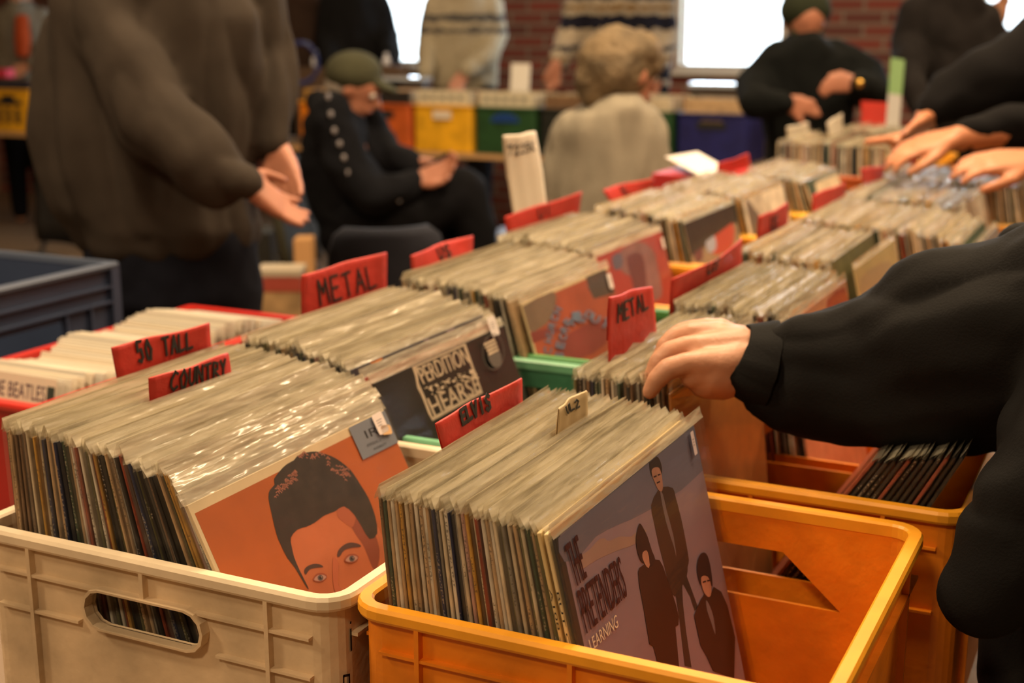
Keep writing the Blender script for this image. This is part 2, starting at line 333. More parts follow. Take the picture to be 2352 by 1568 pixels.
def panel_hole(mb, w0, w1, z0, z1, hole, y0, y1, mi=0):
    """flat wall in the x-z plane between y0 and y1 with a handle slot"""
    bm = bmesh.new(); loops = []
    for pts in ([(w0, z0), (w1, z0), (w1, z1), (w0, z1)], hole):
        vs = [bm.verts.new((x, 0, z)) for x, z in pts]
        for k in range(len(vs)): bm.edges.new((vs[k], vs[(k+1) % len(vs)]))
    bmesh.ops.triangle_fill(bm, edges=bm.edges[:], use_beauty=True)
    bm.verts.ensure_lookup_table()
    for y in (y0, y1):
        i = len(mb.v); mb.v += [(v.co.x, y, v.co.z) for v in bm.verts]
        for f in bm.faces: mb.f.append(tuple(i+v.index for v in f.verts)); mb.m.append(mi)
    for k in range(len(hole)):
        a, b = hole[k], hole[(k+1) % len(hole)]
        mb.face([(a[0], y0, a[1]), (b[0], y0, b[1]), (b[0], y1, b[1]), (a[0], y1, a[1])], mi)
    bm.free()
def slot(w, h, z, n=6, kind='round'):
    r = h/2
    if kind == 'trap': return [(-w*.53, z+h), (-w, z), (w, z), (w*.53, z+h)][::-1]
    P = []
    for cx, t0 in ((w-r, -90), (-w+r, 90)):
        for k in range(n+1):
            t = math.radians(t0+180*k/n); P.append((cx+r*math.cos(t), z+r+r*math.sin(t)))
    return P
def crate(x0, x1, y0, y1, h, color, label, z=TZ, kind='round', group=None, marks=None, detail=True):
    m, mr = CM[color]; a, b = (x1-x0)/2-.008, (y1-y0)/2-.008; r = .022; t = .004
    mb = MB()
    hz = h-.070; hh = .034; hw = .062
    if kind == 'trap': hz, hh, hw = h-.094, .050, .12
    hole = slot(hw, hh, hz, kind=kind)
    for sy in (-1, 1): panel_hole(mb, -(a-r), a-r, .004, h-.006, hole, sy*b, sy*(b-t))
    for sx in (-1, 1):                                   # the rounded ends
        path = []
        for k in range(6): th = math.radians(-90+18*k); path.append((a-r+r*math.cos(th), -b+r+r*math.sin(th), math.cos(th), math.sin(th)))
        for k in range(6): th = math.radians(18*k); path.append((a-r+r*math.cos(th), b-r+r*math.sin(th), math.cos(th), math.sin(th)))
        def pt(q, o, zz): return (sx*(q[0]-q[2]*o), q[1]-q[3]*o, zz)
        mb.loft([[pt(q, 0, .004), pt(q, 0, h-.006), pt(q, t, h-.006), pt(q, t, .004)] for q in path])
    mb.box(-a+.002, a-.002, -b+.002, b-.002, 0, .0115)    # floor
    if detail:                                           # stiffening ribs moulded outside
        for sy in (-1, 1):
            for zz in (h-.036, h-.070 if kind == 'round' else h-.1):
                for s0, s1 in ((-a+r, -hw-.012), (hw+.012, a-r)) if zz < h-.04 else ((-a+r, a-r),):
                    mb.box(s0, s1, *sorted((sy*b, sy*(b+.006))), zz-.0025, zz)
            for xx in (-.127, .0, .127):
                if abs(xx) < .01: mb.box(xx-.002, xx+.002, *sorted((sy*b, sy*(b+.0068))), h-.036, h-.006)
                else: mb.box(xx-.002, xx+.002, *sorted((sy*b, sy*(b+.0068))), .01, h-.006)
        for sx in (-1, 1):
            mb.box(*sorted((sx*a, sx*(a+.006))), -b+r, b-r, h-.04, h-.037)
            for yy in (-.11, .11): mb.box(*sorted((sx*a, sx*(a+.006))), yy-.002, yy+.002, .01, h-.006)
    c = mb.build('record_crate', m); c.location = ((x0+x1)/2, (y0+y1)/2, z); tag(c, label, 'crate', group)
    ri = []
    for off, zz in ((-.005, h-.012), (.0065, h-.012), (.008, h-.0095), (.008, h-.003), (.006, h), (-.003, h), (-.005, h-.002)):
        ri.append(rrect(a+off, b+off, r+off, zz))
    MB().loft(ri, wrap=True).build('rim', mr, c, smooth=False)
    if kind == 'round' and detail:                       # raised collar round each handle slot
        for sy in (-1, 1):
            L = [[(x*(1+k1), sy*(b+d), (zz-hz-hh/2)*(1+k1*2.2)+hz+hh/2) for x, zz in hole] for k1, d in ((.0, -.001), (.0, .010), (.05, .010), (.05, -.001))]
            MB().loft(L, wrap=True).build('handle_collar', m, c)
    if marks:
        for txt, u, v, sc in marks:                      # marker writing on the +x end wall
            mk = MB()
            for s in strokes(txt, .02*sc*len(txt)): ribbon(mk, [(a+.0008, u+p[0], v+p[1]*.03*sc) for p in s], .0022)
            mk.build('marker_writing', mat('black_marker', (.012, .012, .012), .5), c, fix=False)
    return c
RH = .244
CR = {}
CR['W'] = (-.938, -.543, .812, 1.197); CR['R1'] = (-.5425, -.160, .818, 1.186); CR['G'] = (-.952, -.572, 1.206, 1.588)
CR['R2'] = (-.541, -.128, 1.222, 1.588); CR['L3'] = (-.965, -.585, 1.603, 1.968); CR['R3'] = (-.573, -.182, 1.603, 1.968)
CR['L4'] = (-1.014, -.625, 1.985, 2.350); CR['L5'] = (-1.0, -.62, 2.37, 2.735); CR['L6'] = (-1.0, -.62, 2.755, 3.12); CR['L7'] = (-1.0, -.62, 3.14, 3.505)
CR['R4'] = (-.605, -.225, 2.005, 2.370); CR['R5'] = (-.60, -.22, 2.388, 2.753); CR['R6'] = (-.60, -.22, 2.77, 3.135); CR['R7'] = (-.60, -.22, 3.152, 3.517)
CR['F'] = (-1.075, -.69, 3.96, 4.325); CR['F2'] = (-1.03, -.65, 4.5, 4.865)
CI = {'W': ('cream', 'cream crate in the near left corner with an oval handle slot'), 'R1': ('orange', 'front orange crate holding the lilac cover with three dark suited figures'),
 'G': ('green', 'green crate behind the cream crate, holding the black cover with square logo'), 'R2': ('orange', 'orange crate under the reaching hand, half empty with leaning black records'),
 'L3': ('grass', 'grass green crate holding the orange cover with blue lettering'), 'R3': ('orange', 'orange crate right of the orange cover, with the large US divider card'),
 'L4': ('orange', 'orange crate at the red cover on the left row'), 'L5': ('orange', 'orange crate with the shiny multicoloured cover in front'), 'L6': ('yellow', 'yellow crate holding the plain grey cover'),
 'L7': ('yellow', 'yellow crate at the far end of the left row'), 'R4': ('orange', 'orange crate holding the pale yellow cover'), 'R5': ('orange', 'orange crate with the leaning pale records right of the yellow cover'),
 'R6': ('orange', 'orange crate touched by the right hand of the browsing pair'), 'R7': ('yellow', 'bright yellow orange crate at the far end of the right row'),
 'F': ('rust', 'rust orange crate at the back with white divider cards'), 'F2': ('orange', 'crate of glossy records behind the white divider cards')}
for k, (x0, x1, y0, y1) in CR.items():
    col, lab = CI[k]
    crate(x0, x1, y0, y1, RH, col, lab, kind='trap' if k in ('R1', 'R2', 'R3') else 'round', group='record crates on the browsing tables',
          marks=[('I', -.170, .192, .8), ('B', -.178, .148, .9)] if k == 'W' else None, detail=k in ('W', 'R1', 'G', 'R2'))

# ---------------------------------------------------------------- records
SP = [('tan', (.52, .35, .19)), ('cream', (.62, .52, .36)), ('dark green', (.045, .075, .045)), ('black', (.018, .016, .015)), ('brown', (.20, .115, .06)), ('navy', (.02, .03, .08)),
      ('grey', (.26, .24, .20)), ('rust red', (.28, .06, .03)), ('off-white', (.68, .62, .50)), ('olive', (.13, .12, .05)), ('mustard', (.55, .30, .06)), ('dusty pink', (.45, .26, .22))]
SPM = [cover_mat('card_'+n.replace(' ', '_'), c) for n, c in SP]
WEI = [9, 10, 5, 5, 6, 2, 5, 2, 8, 3, 2, 2]
WEI_D = [3, 4, 4, 9, 4, 3, 5, 2, 5, 2, 1, 1]
SH = .313
def cover_mesh(th=.0032, w=SH, h=SH, name='record'):
    bm = bmesh.new(); bmesh.ops.create_cube(bm, size=1)
    for v in bm.verts: v.co = Vector((v.co.x*th, v.co.y*w, (v.co.z+.5)*h))
    bmesh.ops.bevel(bm, geom=bm.edges[:], offset=.0007, segments=1, affect='EDGES')
    me = bpy.data.meshes.new(name); bm.to_mesh(me); bm.free(); me.materials.append(SPM[0]); return me
def bag_mesh(seed, loose=1.0, extra=.002, w=.3215, dy=0):
    """clear bag: front film, spine side, and the crumpled mouth standing above the card"""
    R = random.Random(seed); nx = 16; mb = MB(); ph = [R.uniform(0, 6.28) for _ in range(6)]; am = R.uniform(.5, 1.3)*loose
    bend = R.uniform(-.2, .75)*loose
    def wv(u): return (.55*math.sin(u*5+ph[0])+.3*math.sin(u*11+ph[1])+.18*math.sin(u*23+ph[2]))*am
    ht = [SH+.003, SH+.0065, SH+.0095+extra]
    for side in (1, -1):
        rows = []
        for z, k in ((.0, 0), (.16, .25), (SH-.012, .3), (SH, .4), (ht[0], .6), (ht[1], 1), (ht[2]-.0009, 1.55), (ht[2], 1.6)):
            row = []
            for i in range(nx+1):
                u = i/nx; y = -w/2+w*u+dy
                base = side*(.0020+.0003*k) if z < SH+.001 else side*.0019*max(0, 1-(z-SH)/.010)
                zz = z+(wv(u+.3)*.0009 if k > 1 else 0)
                row.append((base+(wv(u)*.0007*k)+(bend*.006*(k-.6) if k > .6 else 0), y, zz))
            rows.append(row)
        n = nx+1; i0 = len(mb.v)
        for r in rows: mb.v += r
        for a in range(len(rows)-1):
            for c in range(nx):
                mb.f.append((i0+a*n+c, i0+a*n+c+1, i0+(a+1)*n+c+1, i0+(a+1)*n+c)); mb.m.append(0 if a < 3 else 2 if a == len(rows)-2 else 1)
    e = -w/2+dy                                             # spine side film
    mb.face([(-.002, e, 0), (.002, e, 0), (.002, e, SH), (-.002, e, SH)], 0)
    me = mb.mesh('plastic_bag'); me.materials.append(M_film); me.materials.append(M_flap); me.materials.append(M_lip_highlight)
    for p in me.polygons: p.use_smooth = True
    return me
COVER = cover_mesh(); THIN = cover_mesh(.0024)
BAGS = [bag_mesh(100+i) for i in range(14)]
ORD = ['first', 'second', 'third', 'fourth', 'fifth', 'sixth', 'seventh', 'eighth', 'ninth', 'tenth', 'eleventh', 'twelfth', 'thirteenth', 'fourteenth', 'fifteenth', 'sixteenth', 'seventeenth', 'eighteenth', 'nineteenth', 'twentieth']
def nth(i):
    if i < 20: return ORD[i]
    t = {2: 'twenty', 3: 'thirty', 4: 'forty', 5: 'fifty', 6: 'sixty'}[(i+1)//10]
    return (t[:-1]+'ieth') if (i+1) % 10 == 0 else t+'-'+ORD[(i+1) % 10-1]
def record(x, y, z, tilt, yaw, ci, label=None, group=None, bag=None, me=None):
    o = bpy.data.objects.new('record', me or COVER); COL.objects.link(o)
    o.location = (x, y, z); o.rotation_euler = (0, -tilt, yaw)
    o.material_slots[0].link = 'OBJECT'; o.material_slots[0].material = SPM[ci] if isinstance(ci, int) else ci
    if bag is not False:
        b = bpy.data.objects.new('plastic_bag', bag or random.choice(BAGS)); COL.objects.link(b); b.parent = o
    tag(o, label, 'record', group); return o
Z0 = TZ+.0125
def stack_rows(n, xb, xf, tb, tf, yl, dark=False, jit=1.0, yawj=1.2):
    """tops run from xb to xf, lean from tb to tf degrees (top towards -x)"""
    out = []; cls = 0
    for i in range(n):
        u = i/(n-1) if n > 1 else 1
        if random.random() < .12: cls = random.uniform(-.006, .006)
        t = math.radians(tb+(tf-tb)*u**1.6+random.uniform(-.5, .5)*jit)
        xt = xb+(xf-xb)*u; y = yl+.160+(random.uniform(-.003, .003)+cls*.6)*jit
        z = Z0+max(0, random.gauss(.0, .003))*jit+random.choice([0, 0, 0, .003])*jit
        ci = random.choices(range(len(SP)), WEI_D if dark else WEI)[0]
        out.append((xt+.315*math.sin(t), y, z, t, math.radians(random.uniform(-yawj, yawj)*.5), ci))
    return out
STK = {  # n, back top x, front top x, back lean, front lean, left y, dark
 'W': (50, -.911, -.716, 2, 25, .836, 0), 'R1': (38, -.522, -.381, 5, 13, .836, 0), 'G': (40, -.917, -.770, 3, 19.5, 1.198, 1), 'L3': (38, -.945, -.780, 2, 16.5, 1.595, 0),
 'R2': (22, -.525, -.432, 3, 6, 1.228, 1), 'R3': (32, -.548, -.415, 3, 9, 1.607, 0), 'L4': (36, -.985, -.83, 2, 16, 1.975, 0)}
WHERE = {'W': 'in cream crate', 'R1': 'in front orange crate', 'G': 'in logo cover crate', 'L3': 'in grass green crate', 'R2': 'below the reaching hand', 'R3': 'in crate with large US card', 'L4': 'behind the red cover'}
for k, (n, xb, xf, tb, tf, yl, dk) in STK.items():
    rows = stack_rows(n, xb, xf, tb, tf, yl+.002, dk, *((.45,) if k == 'R1' else ()))
    for i, (x, y, z, t, yw, ci) in enumerate(rows):
        j = n-i-1
        if k == 'W' and j in (4, 5): ci = 10; z = Z0+.008
        if k == 'W' and j == 16: ci = 7; z = Z0+.007
        if k == 'G' and j == 22: ci = 5; z = Z0+.008
        record(x, y, z, t, yw, ci, '%s record in clear bag, %s from front %s' % (SP[ci][0], nth(j+1), WHERE[k]), 'records '+WHERE[k])
for i in range(13):                                      # black records leaning forward in the half empty crate
    u = i/12; t = math.radians(-33+6*u); xt = -.222+.080*u
    record(xt+.315*math.sin(t), 1.236+.16+random.uniform(-.003, .003), Z0+.002, t, 0, 3 if i % 5 else 7, '%s record leaning right, %s from the left in the half empty crate' % ('black' if i % 5 else 'rust red', nth(i)), 'records leaning in the half empty crate')
far = MB()                                               # the other several hundred records
def far_rec(x, y, z, t, yaw, ci, side=1):
    M = Matrix.Translation((x, y, z)) @ Matrix.Rotation(yaw, 4, 'Z') @ Matrix.Rotation(-t, 4, 'Y')
    far.box(-.0016, .0016, -SH/2, SH/2, 0, SH, ci, M)
    bm_ = random.choice(BAGS); i = len(far.v); far.v += [tuple(M @ v.co) for v in bm_.vertices]
    for p in bm_.polygons:
        if p.material_index: far.f.append(tuple(i+q for q in p.vertices)); far.m.append(len(SP)+p.material_index-1)
FARS = [('L5', 34, -.975, -.80, 2, 15, 2.375, 0), ('L6', 34, -.975, -.80, 2, 15, 2.765, 0), ('L7', 24, -.90, -.76, 6, 22, 3.15, 0), ('R4', 34, -.59, -.445, 3, 12, 2.02, 0), ('R5', 52, -.59, -.31, 2, 22, 2.40, 0),
 ('R6', 46, -.59, -.36, 2, 14, 2.78, 0), ('R7', 54, -.59, -.30, 2, 12, 3.165, 0), ('F', 58, -1.05, -.73, 0, 5, 3.98, 0), ('F2', 44, -1.0, -.74, 3, 22, 4.51, 1)]
for k, n, xb, xf, tb, tf, yl, dk in FARS:
    for r in stack_rows(n, xb, xf, tb, tf, yl, dk, 1.6): far_rec(*r)
fo = far.build('distant_records', SPM+[M_flap, M_lip_highlight], fix=False); tag(fo, 'hundreds of bagged records filling the crates farther down both rows', 'records', kind='stuff')
# ---------------------------------------------------------------- printed covers
def inkm(name, c, rough=.5, var=0.0, vscale=30): return mat('print_'+name, c, rough, var=var, vscale=vscale)
def smooth_poly(P, n=3):
    out = []; L = len(P)
    for i in range(L):
        p0, p1, p2, p3 = [Vector(P[(i+k-1) % L]) for k in range(4)]
        for k in range(n):
            t = k/n; out.append(.5*((2*p1)+(p2-p0)*t+(2*p0-5*p1+4*p2-p3)*t*t+(3*p1-p0-3*p2+p3)*t**3))
    return out
class Cover:
    """a front record whose printed face is drawn in flat layers on its own plane"""
    def __init__(s, xt, yc, tilt, base, label, yaw=0, px=lambda a, b: (a, b), bag=None, z=Z0, me=None, group=None):
        t = math.radians(tilt); s.o = record(xt+SH*math.sin(t), yc, z, t, math.radians(yaw), base, label, group, bag=bag, me=me)
        s.M = Matrix.Translation(s.o.location) @ s.o.rotation_euler.to_matrix().to_4x4(); s.I = s.M.inverted()
        s.n = (s.M.to_3x3() @ Vector((1, 0, 0))); s.mb = MB(); s.mats = []; s.k = 0; s.px = px
    def uv(s, a, b):
        r = ray(*s.px(a, b)); P0 = s.M @ Vector((.0016, 0, 0)); d = (P0-CO).dot(s.n)/r.dot(s.n); q = s.I @ (CO+r*d); return Vector((q.y, q.z))
    def mi(s, m):
        if m not in s.mats: s.mats.append(m)
        return s.mats.index(m)
    def lay(s, pts, m, local=False, smooth=0):
        """one printed shape, kept inside the cover"""
        P = [Vector(p) if local else s.uv(*p) for p in pts]
        if smooth: P = smooth_poly(P, smooth)
        s.k += 1; x = .00165+s.k*.00006
        P = [(x, max(-SH/2+.0008, min(SH/2-.0008, p[0])), max(.0008, min(SH-.0008, p[1]))) for p in P]
        s.mb.face(P, s.mi(m)); return s
    def rect(s, u0, u1, v0, v1, m): return s.lay([(u0-SH/2, v0), (u1-SH/2, v0), (u1-SH/2, v1), (u0-SH/2, v1)], m, True)
    def text(s, txt, quad, m, bold=0):
        V, F = text_polys(txt); a0 = min(v[0] for v in V); a1 = max(v[0] for v in V); b0 = min(v[1] for v in V); b1 = max(v[1] for v in V)
        TL, TR, BR, BL = [s.uv(*q) for q in quad]; s.k += 1; x = .00165+s.k*.00006; i = len(s.mb.v); mi = s.mi(m)
        for v in V:
            a = (v[0]-a0)/(a1-a0); b = (v[1]-b0)/(b1-b0); p = (BL*(1-a)+BR*a)*(1-b)+(TL*(1-a)+TR*a)*b; s.mb.v.append((x, p.x, p.y))
        for f in F: s.mb.f.append(tuple(i+k for k in f)); s.mb.m.append(mi)
        return s
    def lines(s, pl, wid, m):
        s.k += 1; x = .00165+s.k*.00006; mi = s.mi(m)
        for pts in pl: ribbon(s.mb, [(x, *s.uv(*p)) for p in pts], wid, mi)
        return s
    def done(s, name='cover_print'):
        s.mb.build(name, s.mats, s.o, fix=False); return s.o
def sticker(rec, u, v, w, h, rot=0, col=(.78, .70, .66), name='price_sticker', ink=True):
    M = Matrix.Translation((.0052, u-SH/2, v)) @ Matrix.Rotation(rot, 4, 'X'); mb = MB(); r = w*.15
    mb.face([M @ Vector((0, p[0], p[1])) for p in rrect(w/2, h/2, r, 0, 3)])
    if ink:
        for k in range(3): mb.face([M @ Vector((.0001, a, b)) for a, b in ((-w*.28, h*(.05+.12*k)-h*.15), (w*(.1+.08*k), h*(.05+.12*k)-h*.15), (w*(.1+.08*k), h*(.09+.12*k)-h*.15), (-w*.28, h*(.09+.12*k)-h*.15))], 1)
    return mb.build(name, [mat('sticker_%02d' % int(col[2]*99), col, .6), mat('sticker_ink', (.30, .26, .26), .6)], rec, fix=False)
BAGC = bag_mesh(55, loose=.5); CREAMC = inkm('cream_card', (.72, .58, .36), var=.08); BLK = inkm('black', (.012, .011, .012))
z3 = lambda a, b: (560+a/3.92, 980+b/3.92)
c = Cover(-.701, .985, 26, CREAMC, 'orange portrait cover of a dark haired head, front record in the cream crate', px=z3, bag=BAGC)
OR = inkm('burnt_orange', (.50, .115, .018), var=.18, vscale=9); SK = inkm('skin_orange', (.55, .15, .055), var=.12, vscale=20); HR = inkm('dark_hair', (.030, .019, .014), var=.3, vscale=60); SH1 = inkm('skin_shade', (.27, .06, .03)); SH2 = inkm('skin_mid', (.42, .105, .045))
c.rect(.005, .3125, 0, .304, OR)
c.lay([(430, 1000), (480, 930), (700, 800), (900, 720), (1120, 800), (1250, 1000), (1290, 1300), (1220, 1550), (1000, 1800), (720, 1720), (600, 1520), (490, 1280), (430, 1150)], SK, smooth=3)
c.lay([(940, 820), (1120, 860), (1220, 1100), (1180, 1300), (1080, 1080), (1000, 960)], SH1, smooth=3)
c.lay([(850, 700), (1000, 760), (980, 900), (900, 860), (840, 800)], SH2, smooth=3)
c.lay([(220, 640), (232, 570), (275, 520), (270, 470), (320, 400), (380, 340), (450, 300), (480, 262), (560, 232), (650, 222), (720, 242), (800, 270), (880, 320), (960, 390), (1010, 460), (1060, 540), (1120, 640), (1180, 800), (1200, 960), (1130, 1010), (1060, 900), (990, 790), (900, 715), (820, 760), (720, 800), (640, 860), (560, 900), (480, 925), (420, 1000), (430, 1080), (450, 1170), (500, 1290), (580, 1450), (560, 1440), (460, 1270), (390, 1180), (330, 1060), (290, 960), (250, 790)], HR, smooth=2)
rr = random.Random(3)
st = []
for i in range(120):
    a = rr.uniform(0, 1)
    if a < .5: q = (rr.uniform(270, 480), 0); y = 560-(q[0]-270)*.95+rr.uniform(0, 90); q = (q[0], y)
    elif a < .7: q = (rr.uniform(480, 760), rr.uniform(235, 290))
    else: q = (rr.uniform(740, 930), 0); q = (q[0], 280+(q[0]-740)*.55+rr.uniform(0, 110))
    d = rr.uniform(12, 38); g = rr.uniform(.3, 1.3); st.append([q, (q[0]+d*math.cos(g)*.6, q[1]-d*.4), (q[0]+d*.9, q[1]+d*.2)])
c.lines(st, .0009, inkm('hair_glint', (.42, .16, .11)))
BR_ = inkm('brow', (.07, .03, .025)); EW = inkm('eye_white', (.40, .22, .18)); EI = inkm('iris', (.09, .07, .075))
c.lay([(540, 1300), (560, 1262), (620, 1235), (680, 1238), (712, 1262), (650, 1268), (590, 1285), (555, 1330)], BR_, smooth=3)
c.lay([(838, 1165), (850, 1110), (900, 1062), (960, 1042), (1030, 1055), (1050, 1080), (970, 1088), (900, 1112), (862, 1165)], BR_, smooth=3)
c.lay([(800, 1180), (850, 1230), (840, 1400), (880, 1480), (830, 1500), (800, 1400)], SH2, smooth=3)
for ex, ey in ((680, 1362), (962, 1190)):
    c.lay([(ex-62, ey+12), (ex-25, ey-38), (ex+35, ey-42), (ex+66, ey-12), (ex+25, ey+30), (ex-30, ey+34)], SH1, smooth=3)
    c.lay([(ex-52, ey+12), (ex-20, ey-24), (ex+30, ey-28), (ex+56, ey-8), (ex+20, ey+24), (ex-28, ey+26)], EW, smooth=3)
    c.lay([(ex+4+26*math.cos(k*.628), ey-2+27*math.sin(k*.628)) for k in range(10)], EI); c.lay([(ex+4+12*math.cos(k*.785), ey-2+13*math.sin(k*.785)) for k in range(8)], BLK)
    c.lay([(ex+8, ey-14), (ex+17, ey-14), (ex+17, ey-5), (ex+8, ey-5)], EW)
GB = inkm('grey_blue', (.16, .18, .22))
c.lay([(930, 0), (1290, -172), (1408, 128), (1066, 300)], GB)
c.text('IR', [(1070, 42), (1190, -10), (1215, 60), (1100, 108)], BLK); c.text('IMPERIAL LP 9152', [(1098, 160), (1285, 75), (1292, 100), (1106, 188)], inkm('grey_ink', (.05, .055, .07))); c.text('AUDIBILITY', [(1155, 195), (1272, 140), (1278, 162), (1162, 215)], inkm('grey_ink', (.05, .055, .07)))
o = c.done(); a = c.uv(1205, -25); sticker(o, a.x+SH/2, a.y, .019, .022, math.radians(2)); a = c.uv(1260, 35); sticker(o, a.x+SH/2, a.y, .017, .010, -.2, (.72, .46, .22), 'torn_sticker', False)
# lilac cover with three dark figures
z4 = lambda a, b: (1260+a/2.761, 1000+b/2.761)
LIL = inkm('lilac', (.27, .205, .275), var=.1, vscale=6)
c = Cover(-.371, .990, 13.6, inkm('cover_black_spine', (.02, .018, .02)), 'lilac cover with three dark suited figures, front record in the front orange crate', px=z4, bag=bag_mesh(77, .5, .002, .343, .0107), z=Z0+.004)
c.rect(.008, .3125, .001, .3122, LIL)
c.lay([(60, 650), (640, 130), (950, -120), (1000, 200), (640, 470), (450, 560), (300, 640), (200, 760), (100, 800)], inkm('slate', (.14, .14, .21), var=.1, vscale=8), smooth=2)
c.lay([(190, 780), (260, 720), (310, 665), (350, 650), (380, 668), (450, 640), (520, 640), (560, 610), (620, 600), (560, 680), (430, 730), (300, 790), (200, 850)], inkm('cloud', (.33, .22, .20), var=.1), smooth=3)
DK = inkm('suit_black', (.022, .012, .014)); DK2 = inkm('suit_brown', (.033, .014, .012)); FC = inkm('face_tan', (.40, .20, .14), var=.15, vscale=90); SHT = inkm('shirt_grey', (.16, .13, .15))
c.lay([(790, 900), (832, 895), (870, 880), (945, 1085), (925, 1112), (895, 1020), (845, 930), (850, 1060), (870, 1240), (905, 1470), (862, 1460), (828, 1170), (805, 1020)], DK)
c.lay([(688, 352), (725, 325), (785, 332), (805, 395), (840, 530), (870, 680), (888, 790), (880, 830), (872, 900), (800, 1020), (765, 950), (720, 780), (690, 660), (665, 540), (648, 440)], DK2, smooth=2)
c.lay([(705, 360), (722, 372), (745, 470), (790, 640), (808, 770), (790, 700), (740, 540)], SHT, smooth=2)
c.lay([(650, 195), (680, 185), (705, 205), (716, 262), (722, 330), (712, 355), (690, 340), (668, 290), (652, 245)], FC, smooth=2)
c.lay([(634, 160), (650, 130), (680, 128), (702, 155), (715, 200), (716, 250), (704, 215), (690, 200), (662, 205), (650, 225), (656, 262), (644, 235)], DK, smooth=2)
c.lines([[(664, 262), (680, 256)], [(690, 250), (704, 246)], [(684, 300), (702, 292)]], .0012, DK)
c.lay([(564, 860), (572, 838), (605, 815), (640, 830), (665, 785), (700, 790), (722, 830), (760, 940), (800, 1060), (822, 1150), (820, 1200), (800, 1212), (825, 1480), (690, 1450), (660, 1335), (636, 1322), (600, 1100), (570, 940)], DK2, smooth=1)
c.lay([(585, 750), (610, 722), (632, 740), (642, 790), (630, 840), (605, 812)], FC, smooth=2)
c.lay([(570, 558), (592, 580), (622, 640), (650, 730), (672, 790), (640, 830), (632, 770), (618, 728), (592, 740), (590, 775), (602, 810), (578, 790), (556, 720), (550, 640)], DK, smooth=2)
c.lay([(938, 1085), (960, 1040), (985, 1000), (1020, 1012), (1042, 958), (1090, 990), (1130, 1080), (1178, 1280), (1172, 1540), (1040, 1490), (1000, 1400), (960, 1330), (918, 1140)], DK2, smooth=1)
c.lay([(992, 1045), (1012, 1070), (1040, 1150), (1052, 1262), (1024, 1180), (1000, 1110)], SHT, smooth=2)
c.lay([(958, 888), (985, 870), (1010, 900), (1026, 962), (1022, 1015), (1000, 1020), (972, 975)], FC, smooth=2)
c.lay([(936, 850), (940, 790), (960, 748), (990, 745), (1012, 790), (1028, 880), (1034, 960), (1020, 930), (1004, 895), (975, 888), (960, 905), (964, 950), (948, 915)], DK, smooth=2)
c.lines([[(972, 930), (990, 924)], [(1000, 920), (1014, 918)]], .0014, DK)
MR = inkm('maroon_letters', (.035, .008, .014)); LC = inkm('cream_letters', (.66, .58, .44))
for k in range(2):
    d = (k-.5)*3
    c.text('THE', [(92+d, 700), (172+d, 628), (236+d, 895), (166+d, 962)], MR)
    c.text('PRETENDERS', [(168+d*.7, 985), (440+d*.7, 762), (492+d*.7, 1015), (234+d*.7, 1258)], MR)
c.text('LEARNING', [(243, 1296), (420, 1132), (434, 1212), (262, 1368)], LC)
o = c.done(); a = c.uv(902, 15); sticker(o, a.x+SH/2-.004, a.y-.004, .008, .022, 0, (.62, .55, .58))
# black cover with the square logo
z2 = lambda a, b: (820+a/5.2275, 720+b/5.2275)
BK = inkm('matt_black', (.020, .016, .013), .3, var=.3, vscale=12)
c = Cover(-.742, 1.345, 20.5, BK, 'black cover with square cream logo, front record in the green crate', px=z2, bag=BAGC)
LG = inkm('logo_cream', (.62, .48, .34), var=.15, vscale=80)
fr = [(655, 625), (760, 585), (1025, 470), (1020, 420), (1075, 395), (1085, 450), (1300, 352), (1330, 440), (1510, 950), (1330, 1050), (905, 1288), (860, 1210), (770, 980), (722, 890), (700, 760)]
c.lay(fr, LG)
inn = [(715, 640), (1030, 500), (1285, 390), (1370, 640), (1480, 930), (1180, 1090), (905, 1240), (800, 960), (740, 830)]
c.lay(inn, BK)
c.text('PERDITION', [(705, 655), (1290, 395), (1350, 590), (795, 850)], LG); c.text('PERDITION', [(712, 655), (1297, 395), (1356, 590), (802, 850)], LG)
c.text('HEARSE', [(830, 1020), (1430, 745), (1485, 930), (925, 1235)], LG); c.text('HEARSE', [(838, 1020), (1438, 745), (1492, 930), (933, 1235)], LG)
for i in range(70):
    a, b = rr.uniform(0, 1), rr.uniform(0, 1); x = 800+560*a+60*b; y = 900-235*a+b*115; d = rr.uniform(8, 26)
    c.lay([(x-d, y), (x-d*.2, y-d*.7), (x+d, y-d*.2), (x+d*.3, y+d*.6)], LG)
GI = inkm('grey_ink2', (.12, .10, .085))
c.lines([[(1600+130*math.cos(t*.4), 470+215*math.sin(t*.4)) for t in range(17)]], .0012, GI)
c.lay([(1530, 500), (1660, 440), (1700, 580), (1660, 650), (1590, 640)], GI, smooth=2)
for k in range(4): c.lay([(1482+18*k, 372+38*k), (1615+14*k, 308+40*k), (1622+14*k, 334+40*k), (1490+18*k, 400+38*k)], LG)
o = c.done(); a = c.uv(1608, 158); sticker(o, a.x+SH/2, a.y, .021, .025)
